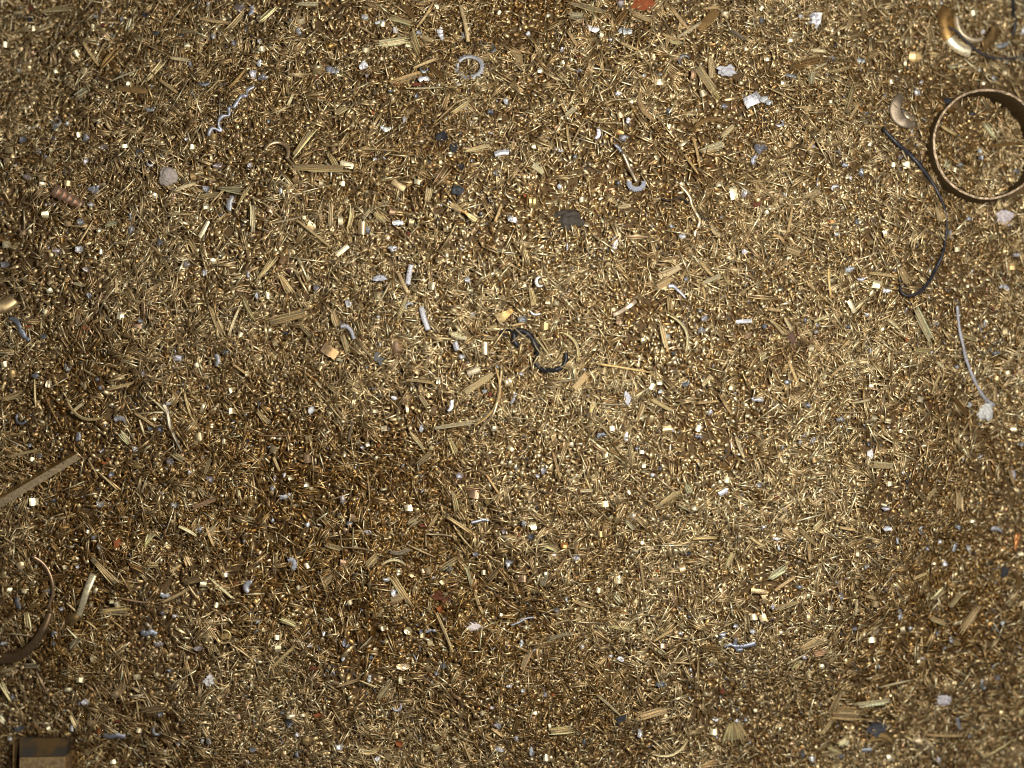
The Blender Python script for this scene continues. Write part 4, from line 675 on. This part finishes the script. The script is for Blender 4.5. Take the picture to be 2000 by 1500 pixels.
# aluminium flakes and crumbs: x y w h tone (n grey, b bright, g dark grey, p pinkish, u bluish, f feathery fringe, c curl)
ALU = """
408 8 8 8 b;467 13 26 20 p;490 20 8 18 u;188 32 8 8 u;238 38 8 8 u;305 65 12 9 g;355 70 16 10 g;458 83 9 10 u;417 70 8 12 b;190 86 6 5 b;370 123 9 11 n
38 138 9 8 u;397 160 26 8 gc;293 213 18 7 n;495 145 14 18 b;107 250 12 8 u;110 237 18 18 uc;132 242 9 8 b;167 270 12 16 n;45 272 14 12 u;167 313 9 12 b
53 345 16 8 p;127 333 6 7 u;273 300 14 18 gc;293 317 12 16 nc;425 323 16 12 p;182 370 22 12 n;405 370 14 14 n;450 397 11 30 n;180 400 12 10 b;157 433 14 13 n
255 423 8 11 n;255 448 14 16 n;313 473 12 14 u;155 487 17 13 b;110 490 14 9 b;487 323 10 10 b;377 182 7 9 u;77 297 6 6 u;205 288 16 12 p;365 273 9 8 b;315 303 6 6 u
568 43 10 14 n;713 33 16 11 b;742 43 20 7 b;773 60 13 15 b;818 63 13 10 n;862 65 12 24 b;905 70 12 16 n;583 60 9 18 n;507 80 8 7 b;650 135 24 13 u;710 128 17 16 b
507 123 8 14 b;513 152 18 14 n;828 133 18 18 uc;960 95 15 16 gc;828 155 20 10 b;717 147 9 7 p;763 178 10 6 u;815 187 9 12 u;790 233 9 11 b;753 250 20 9 b
908 213 9 8 p;958 218 14 13 g;988 197 12 11 b;732 310 9 7 b;777 435 22 11 b;720 450 8 13 u;980 300 28 12 f;968 340 12 11 u;893 373 23 19 g;767 485 17 13 n
997 427 10 15 b;548 373 7 12 b;525 237 6 8 u;1212 7 14 15 p;1158 55 24 11 b;1222 60 24 13 n;1032 67 9 10 b;1093 77 8 6 u;1098 97 8 10 b;1132 140 12 11 nc
1337 118 20 24 gc;1288 145 10 8 n;1258 148 6 6 b;1207 183 15 9 b;1305 218 10 14 g;1493 195 18 14 b;1415 208 13 9 u;1227 235 7 12 b;1168 260 9 22 b
1217 267 20 13 n;1090 292 13 9 b;1125 305 9 8 u;1483 290 22 18 u;1473 312 8 18 u;1208 358 12 9 g;1093 365 11 11 b;1453 377 11 18 b;1333 462 12 10 b;1202 473 14 28 p
1455 492 11 10 b;1312 442 9 8 u;1005 430 13 11 b;1108 482 5 14 n;1488 40 9 12 u
10 517 18 15 n;172 525 15 11 p;360 518 17 14 p;400 533 9 13 b;485 537 6 13 n;325 507 14 12 gc;175 577 9 12 u;85 657 12 10 g;130 717 13 13 b;68 735 14 10 u
280 730 8 10 p;347 700 14 12 f;423 703 10 22 u;442 687 13 10 g;275 627 9 8 u;197 757 7 8 u;189 740 8 8 u;237 820 26 10 n;313 837 12 13 g;293 837 10 9 g;152 853 9 16 u
263 877 13 12 b;333 903 15 15 p;218 927 10 12 u;413 937 13 12 n;370 922 8 8 b;195 985 15 13 b;342 985 13 11 n;317 962 9 8 b;78 890 8 7 u;57 870 7 9 u;107 977 9 13 g
328 788 10 8 b;680 593 13 21 b;922 617 12 13 p;892 673 12 22 nf;902 697 12 11 b;880 793 9 22 b;607 802 11 15 b;770 777 12 7 b;913 547 13 9 b
617 562 12 12 n;737 673 14 11 nc;897 933 16 13 n;537 933 8 13 b;555 928 5 9 b;557 968 22 9 f;532 953 12 10 n;670 977 11 16 p;503 578 8 13 n;738 620 8 7 b;730 758 9 6 n
823 837 9 13 b;708 873 8 8 n;718 717 9 8 g;947 763 11 9 n;800 600 20 20 nc
1055 550 16 22 bc;1020 625 16 13 n;1045 612 20 5 b;1340 545 9 8 n;1377 622 16 12 n;1453 628 30 9 f;1492 637 11 9 g;1370 647 14 12 n;1303 657 14 10 b
1290 765 10 8 b;1340 750 14 10 g;1480 780 24 8 n;1223 853 13 18 b;1175 850 18 9 g;1365 853 15 8 g;1315 840 7 7 b;1062 920 11 17 n;1050 930 8 7 b;1413 962 19 11 bf
1275 928 9 8 b;1002 778 6 24 f;1483 947 12 9 n;1315 690 9 8 g;1245 875 9 8 n;1290 915 9 8 g;1018 730 7 7 b;1388 803 11 13 b
1730 567 18 9 b;1660 525 18 9 u;1682 545 15 7 n;1817 527 8 10 b;1962 562 20 8 n;1815 580 6 6 b;1693 615 9 8 b;1597 635 9 8 n;1595 647 8 7 b;1573 623 7 13 g
1657 640 12 10 g;1827 633 15 12 n;1923 632 5 12 u;1943 687 20 8 g;1700 685 5 12 u;1895 790 9 13 n;1577 793 11 13 g;1643 818 16 12 n;1540 747 12 8 n;1868 717 9 7 n
1590 860 10 15 u;1980 927 8 16 n;1995 868 9 8 u;1765 922 6 7 b;1563 863 7 8 n;1533 995 14 11 b;1730 993 15 9 n
193 1067 12 13 b;182 1050 9 8 n;387 1035 15 13 n;322 1162 17 9 b;92 1155 17 11 n;35 1178 8 24 g;152 1107 8 7 b;117 1190 9 9 u;107 1240 14 13 uc;103 1257 11 9 u
7 1257 13 6 b;310 1257 18 9 p;387 1267 17 11 p;340 1203 9 8 b;317 1197 9 8 u;332 1310 9 8 u;167 1370 13 12 b;155 1375 9 8 p;25 1363 8 9 u;37 1423 19 9 g
140 1423 6 11 b;307 1427 16 20 uc;407 1443 9 24 n;395 1447 7 8 b;347 1452 8 9 n;315 1395 11 9 u;20 1442 9 9 b;493 1463 14 9 n;490 1200 11 10 u
767 1158 13 17 b;505 1213 9 13 b;755 1133 13 9 b;930 1082 15 9 n;877 1110 17 12 g;992 1100 11 17 n;632 1237 6 9 b;605 1263 9 8 p;672 1255 9 15 n;670 1288 7 9 b
725 1285 9 12 u;865 1300 10 15 u;843 1233 22 5 u;823 1233 9 9 n;722 1325 7 15 b;650 1317 6 14 uc;775 1380 18 20 uc;602 1025 8 10 b;682 1022 12 8 n;533 1017 8 7 b
847 1130 8 7 p;663 1460 15 13 b;582 1435 9 8 b;565 1413 17 14 g;737 1482 12 9 b;580 1473 7 12 u;975 1463 19 13 b;973 1417 15 11 n;720 1040 17 7 n;550 1393 6 7 u
852 1315 8 8 u;962 1383 10 7 p;985 1037 9 10 p;995 1340 12 6 b
1037 1048 15 14 g;1127 1088 13 13 n;1137 1263 10 11 b;1212 1287 13 11 b;1190 1282 12 6 b;1087 1192 13 9 n;1018 1257 7 15 b;1290 1337 18 16 g;1252 1432 13 17 b
1107 1170 6 9 b;1413 1238 14 9 n;1437 1223 10 7 b;1470 1233 11 9 b;1238 1010 11 13 b;1493 1028 9 8 b;1398 1405 12 9 b;1440 1408 9 8 b;1457 1408 8 8 n;1022 1350 8 7 b
1063 1357 9 8 n;1008 1442 9 9 n;1038 1467 12 17 u;1023 1023 8 12 n;1330 1238 8 7 b;1390 1297 8 8 p;1142 1450 8 12 g
1733 1033 18 11 b;1803 1035 16 16 uc;1753 1055 8 12 u;1947 1035 22 8 u;1873 1030 11 10 u;1865 1068 8 19 u;1892 1070 9 13 b;1835 1058 8 8 b;1810 1072 9 9 u;1845 1100 12 8 b
1517 1052 14 6 b;1522 1070 5 9 b;1693 1107 9 8 b;1643 1167 9 13 n;1757 1200 7 20 u;1670 1227 9 10 g;1777 1227 8 8 b;1830 1237 8 7 u;1858 1250 11 10 n;1572 1283 9 12 b
1803 1287 9 8 p;1715 1303 10 8 u;1947 1227 5 12 u;1958 1218 9 8 b;1922 1337 8 22 uc;1873 1413 7 24 u;1693 1465 20 8 u;1585 1483 13 11 b;1568 1473 9 14 g
1833 1483 10 12 b;1893 1437 8 8 u;1948 1323 11 9 u;1940 1303 7 7 u;1845 1265 7 6 b;1643 1477 9 10 u;1510 1185 8 8 u;1560 1147 13 9 u
1563 32 9 10 b;1625 115 13 9 u;1682 118 16 9 u;1545 148 24 8 g;1792 180 13 15 b;1800 160 8 7 b;1727 187 6 6 u;1502 200 12 12 b;1522 240 20 11 nc;1587 287 12 10 n
1640 295 9 14 u;1650 323 12 9 u;1683 338 12 15 u;1661 347 6 10 b;1532 380 7 7 b;1757 308 9 7 u;1635 458 9 9 b;1675 432 11 10 u;1914 295 9 10 b;1916 308 11 9 u
1878 320 10 8 u;1987 333 12 9 u;1955 190 5 26 u;1942 155 5 15 u;1957 87 26 9 u;1919 63 8 12 b;1845 57 14 9 u;1998 60 8 18 b;1985 497 16 8 n;1893 427 10 8 u;1855 455 9 14 u;1913 137 6 7 b
1633 368 18 9 bc
"""
# rust-red, orange and near-black scraps: x y w h tone (r rust, o orange, k black, m maroon)
SCRAP = """
200 50 10 8 m;727 220 8 8 o;815 165 22 7 r;798 457 8 9 r;1133 110 18 5 r;1478 397 18 16 r;1025 382 6 6 o;620 152 8 5 r;772 165 5 4 o
1772 663 8 8 o;1740 692 6 6 r;1517 970 12 9 r;230 1061 16 17 o;463 1140 13 12 r;250 1175 6 6 r;193 1427 5 12 o;230 1408 14 5 r
858 1190 16 11 o;780 1452 14 11 o;612 1305 16 8 r;620 1397 14 8 o;827 1027 14 5 r;1410 1350 10 9 r;1013 1045 8 5 o;1188 1300 4 10 r;1080 1357 7 5 o
480 862 14 8 k;310 1050 14 9 k;985 653 10 5 k;1343 1082 18 9 k;565 530 8 6 m;560 650 8 7 k;887 290 13 20 k;902 325 11 10 k;863 265 26 18 k
1962 1117 16 20 k;1898 1197 13 9 k;59 38 12 9 k;283 28 11 11 k;210 897 10 4 o;203 904 12 4 o;905 612 7 5 m;995 620 6 7 m;727 300 6 5 r;1105 660 5 5 o
1850 195 16 14 k;1898 222 14 8 k;1505 640 7 6 r;165 640 12 5 o;55 637 14 4 o;60 15 9 6 r;958 770 8 9 r;740 870 8 5 o;978 770 5 5 o
"""
# ---------------- everything else one can make out, piece by piece ----------------
ITEMS = []     # object, x, y, adjectives, noun, pose, category, group
def rows(t):
    for r in t.replace('\n', ';').split(';'):
        r = r.strip()
        if r:
            q = r.split(); yield [float(a) for a in q[:-1]], q[-1]
COLW = {'b': 'bright', 'n': 'golden', 't': 'tan', 'd': 'brown', 'g': 'greyish', 'c': 'coppery', 'a': 'amber', 'o': 'orange'}
def pose(x1, y1, x2, y2):
    a = math.degrees(math.atan2(y1 - y2, x2 - x1)) % 180
    return 'level' if a < 15 or a > 165 else 'upright' if 75 < a < 105 else 'rising rightward' if a <= 75 else 'falling rightward'
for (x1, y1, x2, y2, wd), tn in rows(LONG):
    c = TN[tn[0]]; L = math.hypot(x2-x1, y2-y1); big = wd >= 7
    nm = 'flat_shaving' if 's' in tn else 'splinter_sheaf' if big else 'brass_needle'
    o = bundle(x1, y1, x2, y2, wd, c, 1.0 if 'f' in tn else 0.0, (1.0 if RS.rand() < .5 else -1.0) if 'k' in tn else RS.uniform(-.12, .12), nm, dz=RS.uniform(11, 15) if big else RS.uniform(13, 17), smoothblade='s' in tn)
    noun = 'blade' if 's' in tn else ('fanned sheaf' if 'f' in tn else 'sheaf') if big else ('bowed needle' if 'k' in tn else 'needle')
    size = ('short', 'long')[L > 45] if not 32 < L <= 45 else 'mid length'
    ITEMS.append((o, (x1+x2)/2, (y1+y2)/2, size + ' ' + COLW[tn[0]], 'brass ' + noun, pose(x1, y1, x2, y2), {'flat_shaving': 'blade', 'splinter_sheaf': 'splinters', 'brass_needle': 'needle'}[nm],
                  {'flat_shaving': 'flat brass blades', 'splinter_sheaf': 'small sheaves of brass splinters', 'brass_needle': 'brass needles large enough to tell apart'}[nm]))
def chip(x, y, w_, h_, tint, bright, name, mat=M_BRASS, dz=None, ridges=True):
    L, Wd = (w_, h_) if w_ >= h_ else (h_, w_); ang = 0 if w_ >= h_ else math.pi / 2; ang += RS.uniform(-.5, .5) if abs(w_-h_) < 3 else RS.uniform(-.2, .2)
    nv = (unit(glint(x, y) + RS.normal(0, .2, 3)) if bright else unit(np.array([RS.normal(0, .28), RS.normal(0, .28), 1])))
    cv = RS.uniform(.3, 1.1); n = 7; Q = []
    for t in np.linspace(-1, 1, n): Q.append((math.sin(cv * t) / cv * L / 2, RS.uniform(-.2, .2), (math.cos(cv * t) - 1) / cv * L / 2))
    mb = MB(); k = RS.randint(1, 4); rp = (lambda u: .5 * math.cos(u * 2 * math.pi * k)) if (ridges and RS.rand() < .5) else None
    ribbon(mb, Q, Wd * (1 + RS.uniform(-.1, .1, n)), 1.5, tint, m=5 if rp else 3, prof=rp, ragged=.08)
    mb.v[0] = mb.v[0] @ (to_normal(nv) @ rotz(ang)).T
    return loc(mb, name, mat, x, y, dz if dz is not None else RS.uniform(10, 14))
for (x, y, w_, h_), tn in rows(CHIPS):
    o = chip(x, y, w_, h_, tj(TN[tn], .08), tn == 'b', 'brass_chip')
    size = 'tiny' if w_*h_ < 70 else 'small' if w_*h_ < 130 else 'chunky'; sh = 'squarish' if abs(w_-h_) <= 2 else 'oblong'
    ITEMS.append((o, x, y, size + ' ' + COLW[tn], sh + (' copper chip' if tn == 'o' else ' brass chip'), '', 'chip', 'brass chips large enough to tell apart'))
AW = {'n': 'grey', 'b': 'silvery', 'g': 'dark grey', 'p': 'pinkish grey', 'u': 'bluish grey'}
for (x, y, w_, h_), tn in rows(ALU):
    c = tj(TA[tn[0]] if tn[0] in TA else TA['n'], .1); col = AW.get(tn[0], 'silvery'); mb = MB()
    if 'c' in tn:
        r = max(w_, h_) / 2 - 2; a0 = RS.uniform(0, 6.28); span = RS.uniform(3.3, 4.8); n = 18
        Q = [(r * math.cos(a0 + span * t) * min(1, w_ / h_ + .15), r * math.sin(a0 + span * t) * min(1, h_ / w_ + .15), 1.5 * math.sin(5 * t)) for t in np.linspace(0, 1, n)]
        ribbon(mb, Q, (2.5 + r * .28) * np.array([.5 + .6 * math.sin(math.pi * t) for t in np.linspace(0, 1, n)]), 1.2, c, m=3, prof=lambda u: -2.5 * u * u)
        nm, noun = 'aluminium_curl', 'curl'
    elif 'f' in tn:
        L = max(w_, h_); n = 30; Q = [((t - .5) * L, 2.5 * math.sin(2.6 * t + x), 1.2 * math.sin(4 * t)) for t in np.linspace(0, 1, n)]
        ribbon(mb, Q, min(w_, h_) * np.array([.7 + .35 * (i % 2) * RS.uniform(.3, 1) for i in range(n)]), 1.2, c, m=3, prof=lambda u: -3 * u * u)
        mb.v[0] = mb.v[0] @ rotz(RS.uniform(-.4, .4) + (math.pi / 2 if h_ > w_ else 0)).T; nm, noun = 'aluminium_curl', 'fringed curl'
    elif max(w_, h_) > 1.7 * min(w_, h_):
        L = max(w_, h_); n = 9; cv = RS.uniform(-.9, .9); a = RS.uniform(-.3, .3) + (math.pi / 2 if h_ > w_ else 0)
        Q = [((t - .5) * L, cv * L * .3 * (4 * t * (1 - t) - .5), RS.uniform(-.3, .3)) for t in np.linspace(0, 1, n)]
        ribbon(mb, Q, min(w_, h_) * RS.uniform(.65, 1.15, n) * np.array([.6, .9, 1, 1, 1, 1, 1, .9, .5]), 1.3, c, m=4, prof=lambda u: -3.5 * u * u, ragged=.2)
        mb.v[0] = mb.v[0] @ rotz(a).T; nm, noun = 'aluminium_sliver', 'sliver'
    else:
        plate(mb, w_, h_, 1.3, c, .32, .45, 10, to_normal(unit(glint(x, y) + RS.normal(0, .2, 3)) if tn[0] == 'b' else (RS.normal(0, .2), RS.normal(0, .2), 1))); nm, noun = 'aluminium_flake', 'flake'
    o = loc(mb, nm, M_ALU, x, y, RS.uniform(8, 13))
    A = w_*h_; size = 'tiny' if A < 75 else 'small' if A < 150 else 'broad' if A < 300 else 'large'
    ITEMS.append((o, x, y, size + ' ' + col, 'aluminium ' + noun, '', noun.split()[-1], 'aluminium scraps large enough to tell apart'))
SW = {'r': 'rust red', 'o': 'orange', 'k': 'black', 'm': 'dark maroon'}
for (x, y, w_, h_), tn in rows(SCRAP):
    mb = MB(); plate(mb, w_, h_, 1.4 if tn != 'k' else 3.0, tj(TS[tn], .15), .35, .3, 10, to_normal((RS.normal(0, .15), RS.normal(0, .15), 1)))
    o = loc(mb, 'rusty_scrap' if tn != 'k' else 'black_scrap', M_MATT, x, y, RS.uniform(8, 11))
    ITEMS.append((o, x, y, ('tiny' if w_*h_ < 60 else 'small' if w_*h_ < 150 else 'large') + ' ' + SW[tn], 'scrap', '', 'scrap', 'rusty and black scraps'))

# each label: what it looks like, then where it lies against the nearest odd pieces
used = set(o['label'] for o in sc.objects if o.get('label'))
DIRS = ['right of', 'above right of', 'above', 'above left of', 'left of', 'below left of', 'below', 'below right of']
def dist(d): return 'touching' if d < 22 else 'just' if d < 55 else 'close' if d < 95 else '' if d < 150 else 'some way' if d < 230 else 'far'
def words(s): return len(s.split())
for (o, x, y, adj, noun, ps, cat, grp) in ITEMS:
    near = sorted(LM, key=lambda q: (q[1]-x)**2 + (q[2]-y)**2); done = None
    for extra in (0, 1):
        for (nm, lx, ly) in near[:14]:
            d = math.hypot(lx-x, ly-y); dr = DIRS[int(round(math.degrees(math.atan2(ly-y, x-lx)) / 45)) % 8]; dd = dist(d)
            if extra: dd = 'further'
            rel = 'beside the ' + nm if dd == 'touching' else (dd + ' ' + dr + ' the ' + nm).strip()
            lb = ' '.join((adj + ' ' + noun + ' ' + ps + ', ' + rel).split()).replace(' ,', ',')
            if words(lb) > 16: lb = ' '.join((adj + ' ' + noun + ', ' + rel).split())
            if lb not in used and words(lb) <= 16: done = lb; break
        if done: break
    used.add(done); o['label'] = done; o['category'] = cat; o['group'] = grp
print('things', len(ITEMS), len(sc.objects), 'unlabelled', sum(1 for i in ITEMS if not i[0]['label']))
